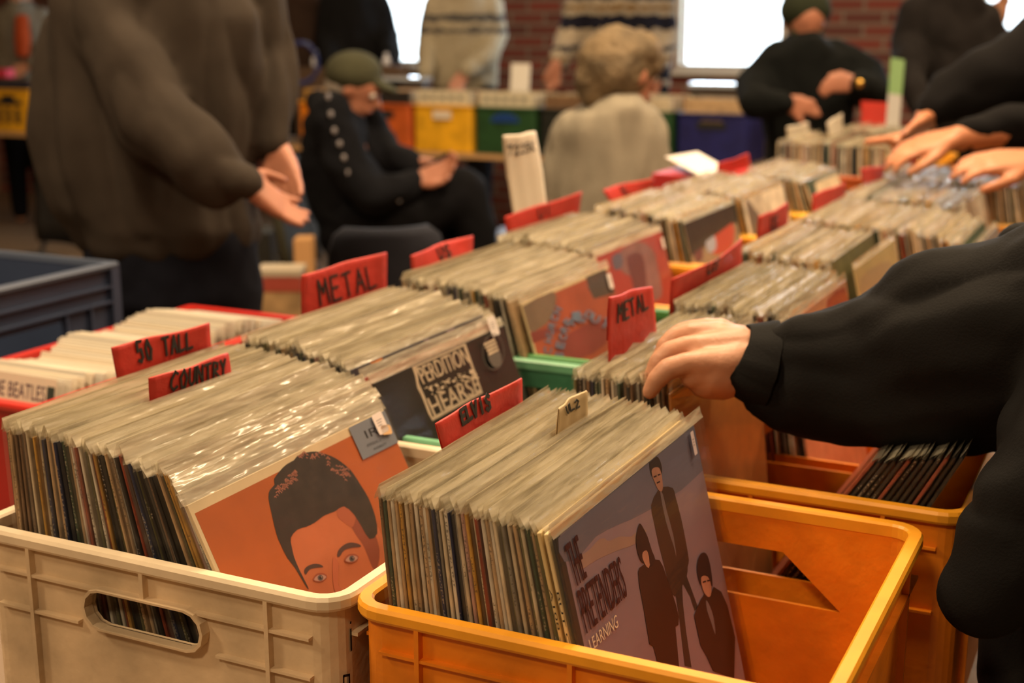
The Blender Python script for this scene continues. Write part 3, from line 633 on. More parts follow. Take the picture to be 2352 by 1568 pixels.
# two covers peeping out behind it
c = Cover(-.752, 1.343, 20, inkm('red_card', (.40, .05, .04)), 'red edged record directly behind the black logo cover', px=z2, bag=BAGC, z=Z0+.004); c.rect(.15, .27, .306, .312, inkm('salmon', (.60, .22, .14))); c.done()
c = Cover(-.768, 1.34, 19.5, inkm('violet_black', (.030, .022, .038), .35), 'dark violet cover with orange flame, second behind the black logo cover', px=z2, bag=BAGC, z=Z0+.011)
c.lay([(90, 520), (190, 450), (260, 430), (300, 560), (200, 600), (150, 590)], inkm('flame', (.75, .22, .02), var=.3, vscale=60), smooth=2); c.lay([(790, 330), (820, 245), (860, 290), (850, 340)], inkm('pale_violet', (.28, .20, .24)))
c.lay([(1060, 170), (1150, 125), (1170, 190), (1090, 230)], inkm('pale_violet', (.28, .20, .24))); o = c.done(); sticker(o, .290, .296, .017, .02)
# orange cover with blue lettering
z1 = lambda a, b: (1180+a/5.226, 560+b/5.226)
c = Cover(-.768, 1.768, 17.2, inkm('cream_back', (.70, .56, .32)), 'orange cover with curved blue lettering, front record in the grass green crate', px=z1, bag=BAGC)
OC = inkm('coral', (.46, .10, .045), var=.25, vscale=9); BL_ = inkm('blue_letters', (.14, .19, .28)); TB = inkm('taupe', (.22, .15, .10), var=.25, vscale=12)
c.rect(.004, .312, 0, .309, OC)
c.lay([(90, 760), (470, 570), (500, 720), (440, 900), (330, 1000), (160, 1060)], TB, smooth=2); c.lay([(860, 380), (1080, 280), (1150, 380), (1215, 590), (960, 660), (900, 540)], inkm('grey_brown', (.09, .065, .05), var=.2), smooth=1)
c.lay([(500, 1300), (700, 1050), (1110, 900), (1110, 1190), (760, 1390)], inkm('wine', (.30, .055, .045), var=.2, vscale=10), smooth=2); c.lay([(160, 1080), (500, 1000), (520, 1060), (200, 1200)], inkm('wine', (.30, .055, .045)), smooth=2)
for ch, x, y, r, s_ in (('C', 405, 1280, -75, 95), ('H', 415, 1150, -72, 85), ('U', 430, 1060, -68, 80), ('R', 455, 975, -65, 80), ('C', 480, 890, -60, 85), ('H', 515, 800, -62, 90),
        ('S', 535, 1340, -80, 90), ('E', 545, 1215, -75, 95), ('C', 575, 1120, -62, 85), ('R', 600, 1030, -52, 90), ('E', 630, 940, -45, 80), ('T', 680, 950, -38, 90), ('I', 735, 870, -8, 110), ('S', 795, 900, 0, 100), ('O', 880, 850, 12, 100), ('U', 960, 900, 22, 105), ('T', 1080, 960, 35, 110)):
    q = math.radians(r); ux, uy = math.cos(q)*s_*.42, math.sin(q)*s_*.42; wx, wy = math.sin(q)*s_*.5, -math.cos(q)*s_*.5
    for d in (-6, 0, 6): c.text(ch, [(x-ux+wx+d, y-uy+wy), (x+ux+wx+d, y+uy+wy), (x+ux-wx+d, y+uy-wy), (x-ux-wx+d, y-uy-wy)], BL_)
o = c.done(); sticker(o, .298, .292, .016, .024)
# red cover, multicoloured cover, grey cover, yellow cover and the others farther back
c = Cover(-.817, 2.145, 16.5, inkm('crimson', (.42, .05, .045), .3, var=.2, vscale=7), 'red cover with a blurred grey figure, behind the orange cover', bag=BAGC)
GF = inkm('faded_figure', (.26, .13, .13), var=.3, vscale=14)
c.lay([(1425, 575), (1470, 555), (1500, 575), (1512, 620), (1520, 680), (1480, 690), (1455, 640), (1425, 620)], GF, smooth=3); c.lay([(1440, 590), (1475, 585), (1485, 660), (1465, 690), (1450, 640)], inkm('dark_wine', (.15, .04, .05)), smooth=3); c.lay([(1405, 590), (1425, 580), (1430, 610), (1412, 620)], inkm('slate_blot', (.12, .11, .17)), smooth=2)
o = c.done(); sticker(o, .300, .292, .012, .020)
c = Cover(-.80, 2.535, 16, inkm('putty', (.33, .26, .17), .25, var=.15), 'putty cover with red and black printed figures, fifth crate of the left row', bag=BAGC)
c.lay([(1590, 545), (1608, 538), (1615, 590), (1598, 600)], inkm('dark_wine', (.15, .04, .05)), smooth=2); c.lay([(1632, 530), (1680, 505), (1685, 560), (1650, 585), (1625, 570)], inkm('scarlet', (.55, .07, .04)), smooth=2); c.lay([(1620, 550), (1640, 540), (1645, 570), (1628, 580)], inkm('pale_blue_highlight', (.45, .50, .62)), smooth=2); c.done()  # pale blue blob paints a gloss highlight on the cover
c = Cover(-.80, 2.935, 15, inkm('plain_grey', (.145, .125, .11), .35), 'plain grey cover in the first yellow crate', bag=BAGC); c.done()
c = Cover(-.414, 2.20, 14, inkm('pale_yellow', (.52, .44, .22), .35, var=.12, vscale=9), 'pale yellow cover in the right row, above the black sleeve', bag=BAGC)
c.lay([(1975, 640), (2040, 600), (2060, 650), (2000, 700)], inkm('buff', (.42, .33, .20)), smooth=3); c.lay([(2060, 610), (2075, 600), (2080, 640), (2066, 650)], inkm('pink', (.55, .20, .18)), smooth=2); c.done()
c = Cover(-.285, 2.565, 23, inkm('faded_mauve', (.30, .25, .23), .3, var=.12), 'faded mauve cover in front of the leaning pale records', bag=BAGC); c.done()
c = Cover(-.402, 1.772, 10, inkm('peach_card', (.48, .27, .18), .35, var=.2), 'peach coloured cover half hidden behind the black sleeve', bag=BAGC); c.lay([(1900, 690), (1940, 660), (1950, 720), (1905, 740)], inkm('wine', (.30, .055, .045)), smooth=2); c.done()
c = Cover(-.422, 1.385, 6, inkm('ochre_stand_in', (.36, .135, .03), .4, var=.15), 'ochre stand-in cover for the lit orange crate wall below the reaching hand', bag=BAGC)  # cover added in place of an orange crate wall with a slot
c.lay([(1522, 928), (1600, 880), (1700, 860), (1720, 885), (1650, 893), (1530, 925)], inkm('lit_rim_band', (.75, .36, .04)), smooth=2); c.lay([(1480, 925), (1520, 890), (1620, 800), (1700, 780), (1700, 850), (1600, 872), (1522, 920)], inkm('khaki', (.14, .10, .06)), smooth=1); c.done()  # yellow strip paints the lit rim of that crate wall
# spine lettering on the three front records of the front orange crate
for x, t, txt, ci in ((-.3745, 13.3, 'BUT ONE - HOW ABOUT THAT', 1), (-.3800, 13.1, 'A108 - BODY AND SOUL - JACK', 0)):
    t = math.radians(t); o = record(x-.0025+SH*math.sin(t), .989, Z0+.002, t, 0, inkm('spine_sand%d' % ci, [(.60, .46, .22), (.70, .56, .30)][ci]), 'sand coloured record with printed spine, %s behind the lilac cover' % ['second', 'first'][ci], bag=False); o.location.z += .004
    V, F = text_polys(txt); mb = MB(); w = max(v[0] for v in V); mb.v = [(-.0009+.0021*v[1]/.72, -SH/2-.0001, .27-.21*v[0]/w) for v in V]; mb.f = F; mb.m = [0]*len(F); mb.build('spine_lettering', BLK, o, fix=False)
# ---------------------------------------------------------------- red divider cards
M_red = mat('red_card', (.50, .028, .016), .55, bump=.15, bscale=90, var=.12, vscale=25); M_ink = mat('black_marker', (.012, .012, .012), .5)
def lerp(a, b, t): return a+(b-a)*t
def card(x, TL, TR, BR, BL, txt, tq, label, m=None, drop=.12, curl=.004, wid=.0035, fold=True, name='divider_card', cat='divider card', group='red divider cards', seed=0):
    m = m or M_red; P = [PX(*q, x) for q in (TL, TR, BR, BL)]; R = random.Random(seed or int(TL[0]))
    dn = (P[3]-P[0]); dn2 = (P[2]-P[1]); P[3] = P[3]+dn.normalized()*drop; P[2] = P[2]+dn2.normalized()*drop
    zmin = TZ+.012; 
    for k in (2, 3):
        if P[k].z < zmin: P[k].z = zmin
    n = 14; mb = MB(); ph = R.uniform(0, 6)
    def pt(a, b, off=0):
        p = (P[0].lerp(P[1], a)).lerp(P[3].lerp(P[2], a), b); e = max(0, 1-b*4)
        return Vector((p.x+off+curl*math.sin(a*3.1+ph)*e+.0005*math.sin(a*17+ph), p.y, p.z+.0008*math.sin(a*9+ph)*e))
    rows = [[pt(a/n, b, 0) for a in range(n+1)] for b in (1, .6, .3, .12, .04, .008)]
    rows.append([pt(a/n, 0, -.0012) for a in range(n+1)])
    rows += [[pt(a/n, b, -.0016 if b < .1 else -.0022) for a in range(n+1)] for b in (.01, .1, .3)]
    mb.loft(rows, closed=False, caps=False)
    mats = [m]
    if txt:
        mats.append(M_ink); q = [PX(*v, x) for v in tq]; L = len(txt)
        for s in strokes(txt, 1.0):
            pts = []
            for a, b in s:
                p = q[0].lerp(q[1], a).lerp(q[3].lerp(q[2], a), 1-b); aa = (p.y-P[0].y)/(P[1].y-P[0].y); top = P[0].z+(P[1].z-P[0].z)*aa
                bb = max(0, (top-p.z)/((P[0].z-P[3].z)*(1-aa)+(P[1].z-P[2].z)*aa)); e = max(0, 1-bb*4)
                pts.append((x+curl*math.sin(aa*3.1+ph)*e+.0005*math.sin(aa*17+ph)+.0009, p.y, p.z))
            ribbon(mb, pts, wid, 1)
    o = mb.build(name, mats, fix=False); s = o.modifiers.new('t', 'SOLIDIFY'); s.thickness = .0005; s.offset = -1
    for p in o.data.polygons: p.use_smooth = p.material_index == 0
    origin(o, (P[3]+P[2])/2); return tag(o, label, cat, group)
card(-.920, (265, 797), (475, 741), (484, 803), (275, 872), '50 TALL', [(313, 786), (440, 762), (443, 797), (320, 832)], 'red divider card reading 50 TALL at the back of the cream crate', wid=.0033)
card(-.838, (338, 868), (530, 810), (536, 868), (345, 920), 'COUNTRY', [(385, 854), (524, 824), (526, 858), (388, 897)], 'red divider card reading COUNTRY in the cream crate', wid=.0027)
card(-.938, (693, 632), (890, 578), (888, 656), (695, 722), 'METAL', [(728, 645), (868, 607), (872, 655), (736, 700)], 'large red divider card reading METAL, left row beside the empty chair', wid=.0034)
card(-.955, (938, 587), (1093, 540), (1088, 575), (946, 622), 'US', [(1012, 572), (1042, 560), (1046, 586), (1016, 596)], 'red divider card reading US behind the dark chair back, left row', curl=.010, wid=.004)
card(-.992, (1165, 497), (1333, 440), (1330, 480), (1168, 530), 'UI', [(1236, 478), (1266, 466), (1268, 490), (1238, 502)], 'long red divider card below the tall white paper sign', wid=.0034)
card(-.984, (1395, 436), (1495, 408), (1492, 440), (1406, 466), 'K', [(1434, 428), (1450, 424), (1452, 442), (1437, 447)], 'small bent red divider card beside the grey sweater of the seated person', curl=.012, wid=.004)
card(-.985, (1648, 376), (1719, 352), (1724, 378), (1650, 412), None, None, 'red divider card next to the lying white sheet', drop=.1)
card(-.90, (1757, 392), (1843, 374), (1846, 398), (1778, 412), None, None, 'red divider card lying back over the far yellow crate', drop=.08, curl=.012)
card(-.512, (1394, 683), (1504, 656), (1506, 724), (1396, 765), 'METAL', [(1417, 700), (1492, 672), (1495, 706), (1418, 740)], 'small red divider card reading METAL in the right row', wid=.0030)
card(-.556, (1540, 640), (1708, 548), (1706, 590), (1540, 706), 'US', [(1608, 602), (1638, 588), (1640, 612), (1612, 630)], 'large curved red divider card reading US in the right row', curl=.012, wid=.0034)
card(-.585, (1742, 497), (1811, 465), (1811, 512), (1740, 549), 'US', [(1766, 499), (1784, 492), (1786, 522), (1768, 530)], 'upright red divider card reading US in the fourth crate of the right row', wid=.004)
card(-.585, (1873, 447), (1937, 419), (1940, 455), (1869, 489), None, None, 'red divider card in the fifth crate of the right row')
card(-.590, (1982, 387), (2030, 380), (2029, 408), (1984, 424), None, None, 'small red divider card at the foot of the crate with facing spines')
card(-.585, (2068, 362), (2112, 338), (2108, 364), (2064, 390), None, None, 'red divider card under the browsing hand with pointing finger')
card(-.5295, (1010, 972), (1192, 867), (1197, 915), (1020, 1020), 'ELVIS', [(1062, 944), (1126, 902), (1130, 936), (1066, 974)], 'red divider card reading ELVIS at the back of the front orange crate', wid=.0038)
M_tan = mat('tan_card', (.52, .38, .20), .6, var=.1); M_wc = mat('white_card', (.74, .66, .54), .6, var=.04)
card(-.452, (1284, 938), (1350, 895), (1350, 940), (1282, 975), 'UL2', [(1300, 934), (1334, 914), (1336, 932), (1303, 950)], 'tan index tab with scribbled note in the front orange crate', m=M_tan, wid=.0018, curl=.003, drop=.15)
card(-.997, (1150, 312), (1236, 301), (1256, 470), (1178, 492), '7225K', [(1160, 335), (1232, 325), (1234, 345), (1164, 357)], 'tall white paper sign standing behind the left row', m=M_wc, wid=.003, curl=.006, name='paper_sign', cat='paper sign', group=None, drop=.12)
card(-.80, (1713, 452), (1738, 445), (1752, 500), (1732, 512), None, None, 'white tab card hanging over the grey cover', m=M_wc, curl=.002, name='paper_tab', cat='paper tab', group=None, drop=.01)
card(-1.04, (1806, 292), (1858, 280), (1860, 335), (1812, 338), None, None, 'white divider card with torn top, left one in the rust crate', m=M_wc, name='paper_divider', cat='divider card', group='white divider cards')
card(-.93, (1903, 282), (1932, 260), (1938, 318), (1906, 322), None, None, 'white pointed divider card, right one in the rust crate', m=M_wc, name='paper_divider', cat='divider card', group='white divider cards')
# ---------------------------------------------------------------- people
def P_(p, d): return J(p[0], p[1], p[3] if len(p) > 3 else d), p[2]*(p[3] if len(p) > 3 else d)/FPX
def ch(mb, d, pts):
    q = [P_(p, d) for p in pts]; return mb.chain([a for a, r in q], [r for a, r in q])
def ov(mb, d, rows, dep, side=None):
    """torso rows (px, py, half width px) with a half depth in metres"""
    return mb.oval([(J(a, b, d), w*d/FPX, dep*(k if k else 1)) for a, b, w, k in [(*r, 1)[:4] for r in rows]][::-1], side or RT)
def hand(mb, W, K, Sd, B, s=1.0, curl=.5, thumb=1):
    """palm, four fingers bending towards B and a thumb leaving the side of the palm"""
    W, K, Sd, B = Vector(W), Vector(K).normalized(), Vector(Sd).normalized(), Vector(B).normalized()
    for i, (o, L) in enumerate(((-.030, .070), (-.010, .080), (.010, .076), (.029, .060))):
        kn = W+(K*(.088-.006*abs(i-1))+Sd*o)*s
        mb.chain([W+Sd*o*.45*s, W+(K*.045+Sd*o*.85)*s, kn], [.020*s, .0165*s, .0125*s])
        a = .25*curl; p = kn; r = .0100*s
        for k, f in enumerate((.46, .31, .23)):
            d = K*math.cos(a)+B*math.sin(a); q = p+(d+Sd*o*3)*L*f*s; mb.cap(p, q, r, r*.9); p = q; r *= .9; a += curl*(.75 if k == 0 else .6)
    t0 = W+(K*.02-Sd*.022*thumb)*s; t1 = t0+(K*.035-Sd*.028*thumb+B*.01)*s; t2 = t1+(K*.034-Sd*.012*thumb+B*.012*curl)*s; t3 = t2+(K*.026+B*.008)*s
    mb.chain([t0, t1, t2, t3], [.016*s, .0125*s, .0105*s, .0085*s])
def head(mb, C, F, s=1.0, ears=True):
    C = Vector(C); F = Vector(F).normalized(); Sd = F.cross(Vector((0, 0, 1))).normalized(); U = Sd.cross(F)
    R = Matrix((Sd, F, U)).transposed()
    mb.ball(C+U*.02*s, (.074*s, .092*s, .098*s), rot=R); mb.ball(C-U*.045*s+F*.022*s, (.058*s, .062*s, .062*s), rot=R); mb.ball(C-U*.088*s+F*.052*s, (.028*s, .026*s, .020*s), rot=R)
    mb.chain([C+U*.012*s+F*.088*s, C-U*.022*s+F*.108*s], [.009*s, .0135*s]); mb.ball(C-U*.052*s+F*.086*s, (.026*s, .012*s, .009*s), rot=R)
    for k in (-1, 1):
        mb.ball(C+Sd*.032*k*s+U*.024*s+F*.074*s, (.020*s, .014*s, .009*s), rot=R)
        if ears: mb.ball(C+Sd*.076*k*s-U*.004*s, (.010*s, .020*s, .031*s), rot=R)
    return R
def face(par, C, F, R, s=1.0, iris=None):
    for k in (-1, 1):
        e = MB(); c = Vector(C)+R @ Vector((.031*k*s, .076*s, .006*s)); e.ball(c, .0125*s, 0, 10, 8); e.ball(c+R @ Vector((0, .0075*s, 0)), .0062*s, 1, 8, 6); e.build('eye', [M_eye, M_iris], par, smooth=True)
    MB().chain([Vector(C)+R @ Vector((x*s, .088*s, -.052*s)) for x in (-.022, 0, .022)], [.003*s, .0048*s, .003*s]).build('lips', M_lip, par, smooth=True)
M_eye = mat('eye_white', (.7, .66, .6), .3); M_iris = mat('eye_iris', (.05, .04, .03), .2); M_lip = mat('lips', (.35, .12, .09), .5)
M_skin = mat('skin', (.50, .25, .15), .5, bump=.10, bscale=120, var=.1, vscale=25, sss=.12); M_skin2 = mat('ruddy_skin', (.40, .165, .10), .5, var=.12, vscale=20, sss=.1)
def cloth(n, c, var=.12, bump=.25, bs=260, rough=.9): return mat(n+'_cloth', c, rough, bump=bump, bscale=bs, spec=.15, var=var, vscale=12)
def person(label, loc):
    o = empty('person', loc, label, 'person'); return o
def finish(root):
    bpy.context.view_layer.update()
    for c in root.children: c.matrix_parent_inverse = root.matrix_world.inverted()
    return root
def bands(name, stops, axis_scale, rough=.9):
    m = mat(name, (.5, .5, .5), rough, bump=.4, bscale=150, spec=.1); nt = m.node_tree; N = nt.nodes; L = nt.links
    tc = N.new('ShaderNodeTexCoord'); s = N.new('ShaderNodeSeparateXYZ'); L.new(tc.outputs['Object'], s.inputs[0])
    no = N.new('ShaderNodeTexNoise'); no.inputs['Scale'].default_value = 25; L.new(tc.outputs['Object'], no.inputs['Vector'])
    a = N.new('ShaderNodeMath'); a.operation = 'MULTIPLY_ADD'; a.inputs[1].default_value = .06; L.new(no.outputs[0], a.inputs[0]); L.new(s.outputs[2], a.inputs[2])
    k = N.new('ShaderNodeMath'); k.operation = 'MULTIPLY'; k.inputs[1].default_value = axis_scale; L.new(a.outputs[0], k.inputs[0])
    fr = N.new('ShaderNodeMath'); fr.operation = 'FRACT'; L.new(k.outputs[0], fr.inputs[0])
    r = N.new('ShaderNodeValToRGB'); r.color_ramp.interpolation = 'CONSTANT'
    for i, (p, c) in enumerate(stops):
        e = r.color_ramp.elements[i] if i < 2 else r.color_ramp.elements.new(p); e.position = p; e.color = (*c, 1)
    L.new(fr.outputs[0], r.inputs[0]); L.new(r.outputs[0], N['Principled BSDF'].inputs['Base Color']); return m
UP = Vector((0, 0, 1))
# --- standing man in the brown sweatshirt
d = 2.75; g = J(400, 1500, d); g.z = 0; p = person('person in brown sweatshirt and dark jeans standing with clasped hands, head out of view', g)
b = MB(); R = head(b, J(400, -210, d), RT-FW*.4); b.chain([J(395, -150, d), J(385, -60, d)], [.06, .065]); ov(b, d, [(385, -40, 150), (370, 100, 190), (370, 450, 180), (385, 620, 170)], .10)
ch(b, d, [(250, 30, 60, 2.65), (345, 260, 55, 2.6), (400, 330, 50, 2.56), (500, 395, 42, 2.55), (566, 415, 33, 2.56)]); ch(b, d, [(585, -20, 40, 2.86), (618, 120, 32, 2.86), (627, 240, 30, 2.8), (636, 348, 28, 2.76)])
hand(b, J(562, 418, 2.55), J(655, 480, 2.58)-J(562, 418, 2.55), -UP*.75-FW*.5+RT*.3, FW*.6+UP*.5+RT*.2, .88, .28, thumb=1)
hand(b, J(638, 345, 2.76), J(668, 440, 2.70)-J(638, 345, 2.76), RT*.75+UP*.25-FW*.4, -FW*.5-RT*.4, .88, .25, thumb=1)
for sx, k in ((300, 0), (500, 1)): ch(b, d, [(sx, 600, 80), (sx, 1000, 62), (sx, 1500, 45), (sx, 1640, 40)])
blob('body', b, .005, M_skin2, p, smooth=3); face(p, J(400, -210, d), RT-FW*.4, R)
s = MB(); ov(s, d, [(390, -75, 95), (370, -30, 190), (352, 40, 244), (346, 150, 252), (338, 300, 250), (345, 400, 238), (360, 470, 222), (385, 520, 208)], .165)
s.oval([(J(388, 560, d), 205*d/FPX, .15), (J(382, 515, d), 214*d/FPX, .16)], RT)
ch(s, d, [(225, 10, 92, 2.66), (300, 160, 98, 2.58), (360, 285, 96, 2.54), (440, 355, 84, 2.53), (520, 405, 68, 2.54), (556, 415, 55, 2.55)]); ch(s, d, [(585, -20, 75, 2.85), (618, 120, 66, 2.85), (627, 240, 58, 2.8), (625, 325, 48, 2.77)])
blob('sweatshirt', s, .010, cloth('brown_sweat', (.042, .033, .026), .15, .2), p, folds=(.024, 5.5, (1.3, 1.3, .45)))
t = MB(); ov(t, d, [(390, 520, 200), (395, 600, 205), (400, 680, 205)], .14); ch(t, d, [(300, 660, 105), (300, 1000, 85), (300, 1560, 62)]); ch(t, d, [(500, 640, 108), (500, 1000, 88), (500, 1560, 62)])
blob('jeans', t, .012, cloth('dark_denim', (.006, .007, .013)), p, folds=(.006, 9, (1, 1, 1)))
for sx in (300, 500): MB().chain([J(sx, 1640, d), J(sx+90, 1660, d-.08)], [.05, .042]).build('shoe', cloth('black_shoe', (.01, .01, .01)), p, smooth=True)
h = MB(); h.ball(J(393, -240, d)-RT*.01, (.088, .098, .09)); blob('hair', h, .01, mat('brown_hair', (.08, .05, .03), .7, bump=.5, bscale=90), p, folds=(.008, 20, (1, 1, 1))); finish(p)
# --- seated man with the cap
d = 5.0; g = J(860, 900, d); g.z = .45; p = person('person in olive cap and black jacket seated sideways, looking at a phone', g)
b = MB(); F = RT*.9-UP*.42-FW*.1; R = head(b, J(812, 200, d), F, 1.05); ch(b, d, [(798, 225, 34), (775, 285, 40)]); ch(b, d, [(775, 290, 60), (790, 400, 62), (820, 520, 62)])
ch(b, d, [(765, 275, 36, 4.85), (800, 370, 34, 4.85), (860, 452, 32, 4.8), (962, 412, 20, 4.8)]); ch(b, d, [(840, 290, 36, 5.15), (890, 370, 30, 5.1), (952, 375, 20, 5.0)])
hand(b, J(958, 415, 4.8), RT*.9+UP*.35, UP*.6+FW*.5, UP*.6-FW*.5, 1.1, .9); hand(b, J(950, 378, 5.0), RT*.9-UP*.1, UP*.5-FW*.5, -UP*.9, 1.1, .8)
ch(b, d, [(830, 520, 55), (960, 470, 50), (1070, 440, 38), (1105, 540, 30), (1085, 640, 24)]); ch(b, d, [(850, 550, 55), (1040, 560, 42), (1050, 760, 30), (1050, 900, 24)])
blob('body', b, .010, M_skin2, p); face(p, J(812, 200, d), F, R, 1.05)
s = MB(); ch(s, d, [(765, 245, 44), (770, 300, 76), (765, 390, 80), (800, 480, 84), (830, 540, 80)]); ch(s, d, [(760, 268, 56, 4.86), (798, 370, 54, 4.84), (858, 452, 50, 4.8), (945, 425, 36, 4.8)]); ch(s, d, [(840, 285, 50, 5.15), (888, 365, 44, 5.1), (940, 375, 34, 5.0)])
ch(s, d, [(735, 240, 34, 5.05), (795, 262, 38)])
blob('jacket', s, .012, cloth('black_jacket', (.006, .0065, .009)), p, folds=(.014, 7, (1, 1, 1)))
for q in ((752, 222), (758, 262), (766, 300), (778, 330), (788, 362), (798, 396), (812, 426), (836, 452), (862, 462), (890, 464), (915, 458)):
    MB().ball(J(q[0]+2, q[1], 4.76), (.008, .010, .012), rot=None).build('sleeve_patch', mat('white_patch', (.26, .24, .25), .7), p, smooth=True)
t = MB(); ch(t, d, [(815, 535, 84), (960, 480, 76, 4.9), (1065, 440, 58, 4.9), (1100, 530, 46, 4.9), (1088, 630, 38, 4.9)]); ch(t, d, [(830, 550, 84), (1000, 560, 66), (1050, 590, 52), (1052, 760, 42), (1052, 900, 36)])
blob('trousers', t, .014, cloth('black_trousers', (.0045, .0045, .006)), p, folds=(.01, 7, (1, 1, 1)))
ch(MB(), d, [(0, 0, 1)]) if False else None
for q in (((1088, 645), (1140, 655)), ((1052, 930), (1125, 945))): MB().chain([J(*q[0], 4.95), J(*q[1], 4.9)], [.055, .042]).build('shoe', cloth('black_shoe', (.01, .01, .01)), p, smooth=True)
h = MB(); h.ball(J(796, 196, d), (.082, .085, .075)); blob('hair', h, .012, mat('grey_hair', (.30, .26, .22), .8, bump=.5, bscale=90), p, folds=(.008, 20, (1, 1, 1)))
h = MB(); h.ball(J(812, 166, d), (.106, .112, .080)); ch(h, d, [(855, 188, 14), (902, 204, 6)]); hb = Matrix((F.cross(UP).normalized(), F.normalized(), F.cross(UP).normalized().cross(F.normalized()))).transposed()
h.ball(J(878, 196, d), (.065, .07, .016), rot=hb)
blob('cap', h, .010, cloth('olive_cap', (.065, .065, .038)), p); finish(p)
ph = MB(); M = Matrix.Translation(J(992, 385, 4.85)) @ Matrix.Rotation(YAW, 4, 'Z') @ Matrix.Rotation(-.5, 4, 'Y') @ Matrix.Rotation(.5, 4, 'X'); ph.box(-.075, .075, -.037, .037, -.004, .004, 0, M); o = ph.build('phone', mat('black_glass', (.01, .01, .012), .15), bevel=.003); tag(o, 'black phone held by the seated person in the cap', 'phone')
# --- seated person with the grey sweater
d = 4.05; g = J(1400, 900, d); g.z = .45; p = person('person with wavy grey hair and pale grey sweater seated with back turned', g)
b = MB(); F = RT*.8+FW*.55-UP*.2; R = head(b, J(1435, 170, d), F, 1.08); ch(b, d, [(1430, 225, 44), (1410, 275, 50)]); ov(b, d, [(1400, 290, 90), (1400, 420, 110), (1400, 600, 110)], .11); ch(b, d, [(1300, 350, 40), (1270, 470, 36), (1330, 580, 28, 4.3)]); ch(b, d, [(1495, 350, 40), (1520, 470, 36), (1560, 560, 26, 4.3)])
hand(b, J(1330, 580, 4.3), FW, RT, -UP, 1.1, .5); hand(b, J(1560, 560, 4.3), FW, RT, -UP, 1.1, .5)
ch(b, d, [(1350, 700, 60), (1380, 680, 50, 4.5), (1380, 1080, 32, 4.5)]); ch(b, d, [(1460, 700, 60), (1500, 680, 50, 4.5), (1500, 1080, 32, 4.5)])
blob('body', b, .010, M_skin2, p); face(p, J(1435, 170, d), F, R, 1.08)
s = MB(); ov(s, d, [(1425, 236, 62), (1412, 256, 98), (1402, 300, 124), (1398, 380, 134), (1396, 460, 138), (1400, 560, 140), (1400, 660, 140)], .15)
ch(s, d, [(1320, 310, 58), (1295, 400, 50), (1285, 490, 48), (1330, 580, 38, 4.3)]); ch(s, d, [(1478, 315, 60), (1500, 400, 50), (1512, 490, 48), (1556, 560, 38, 4.3)])
blob('sweater', s, .012, cloth('pale_grey_knit', (.27, .24, .185), .1, .4, 200), p, folds=(.012, 7, (1.2, 1.2, .5)))
h = MB(); h.ball(J(1412, 150, d), (.115, .115, .118)); h.ball(J(1370, 185, d), (.062, .08, .075)); h.ball(J(1395, 225, d), (.07, .07, .045)); h.ball(J(1455, 118, d), (.085, .1, .062)); h.ball(J(1500, 145, d), (.035, .06, .045)); h.ball(J(1360, 215, d), (.04, .06, .04))
blob('hair', h, .009, mat('ash_hair', (.15, .105, .055), .75, bump=.9, bscale=50, var=.45, vscale=14), p, folds=(.007, 18, (1, 1, .6)))
t = MB(); ch(t, d, [(1340, 710, 75), (1385, 690, 62, 4.5), (1385, 1050, 44, 4.5)]); ch(t, d, [(1460, 710, 75), (1500, 690, 62, 4.5), (1500, 1050, 44, 4.5)]); blob('trousers', t, .014, cloth('black_trousers', (.0045, .0045, .006)), p); finish(p)
# --- people behind the back table
def torso_person(label, d, cx, rows, arms, m, skin=None, face_y=-60, F=None, hands=(), dep=.13, hair=None, hs=1.0, legs=True, cap=None, trous=None, fold=.010):
    g = J(cx, 600, d); g.z = 0; p = person(label, g); F = F or -FW-UP*.4; b = MB(); C = J(cx, face_y, d); R = head(b, C, F, hs); t0, tn = rows[0], rows[-1]
    b.chain([C-UP*.06, J(t0[0], t0[1]+12, d)], [.055, .06]); ov(b, d, [(x, y, w*.75) for x, y, w in rows], dep*.7)
    for a in arms: ch(b, d, [(x, y, r*.7, *q) for x, y, r, *q in a])
    for (W, K, Sd, B, cu) in hands: hand(b, W, K, Sd, B, .88 if d < 6 else 1.0, cu)
    if legs:
        for k in (-1, 1):
            x = tn[0]+k*tn[2]*.5; w = J(x, tn[1], d); b.chain([w, Vector((w.x, w.y, .5)), Vector((w.x, w.y, .05))], [.075, .055, .04])
    blob('body', b, .011 if d < 6 else .014, skin or M_skin2, p); face(p, C, F, R, hs)
    s = MB(); ov(s, d, rows, dep)
    for a in arms: ch(s, d, a)
    s = blob('sweater', s, .012 if d < 6 else .015, m, p, folds=(fold, 7, (1, 1, .8)))
    if legs:
        t = MB()
        for k in (-1, 1):
            x = tn[0]+k*tn[2]*.5; w = J(x, tn[1], d); t.chain([w, Vector((w.x, w.y, .5)), Vector((w.x, w.y, .09))], [.105, .078, .06])
        blob('trousers', t, .015, trous or cloth('black_trousers', (.0045, .0045, .006)), p)
    if hair:
        h = MB(); h.ball(C+UP*.035-F.normalized()*.02, (.085, .095, .085)); blob('hair', h, .012, hair, p, folds=(.008, 20, (1, 1, 1)))
    if cap:
        h = MB(); h.ball(C+UP*.048+F.normalized()*.012, (.098, .106, .080)); hb = Matrix((F.cross(UP).normalized(), F.normalized(), F.cross(UP).normalized().cross(F.normalized()))).transposed(); h.ball(C+UP*.05+F.normalized()*.10, (.07, .07, .014), rot=hb); blob('cap', h, .010, cap, p)
    return finish(p)
HB = mat('dark_hair_person', (.04, .03, .02), .8, bump=.5, bscale=90); HG = mat('grey_hair', (.30, .26, .22), .8, bump=.5, bscale=90)
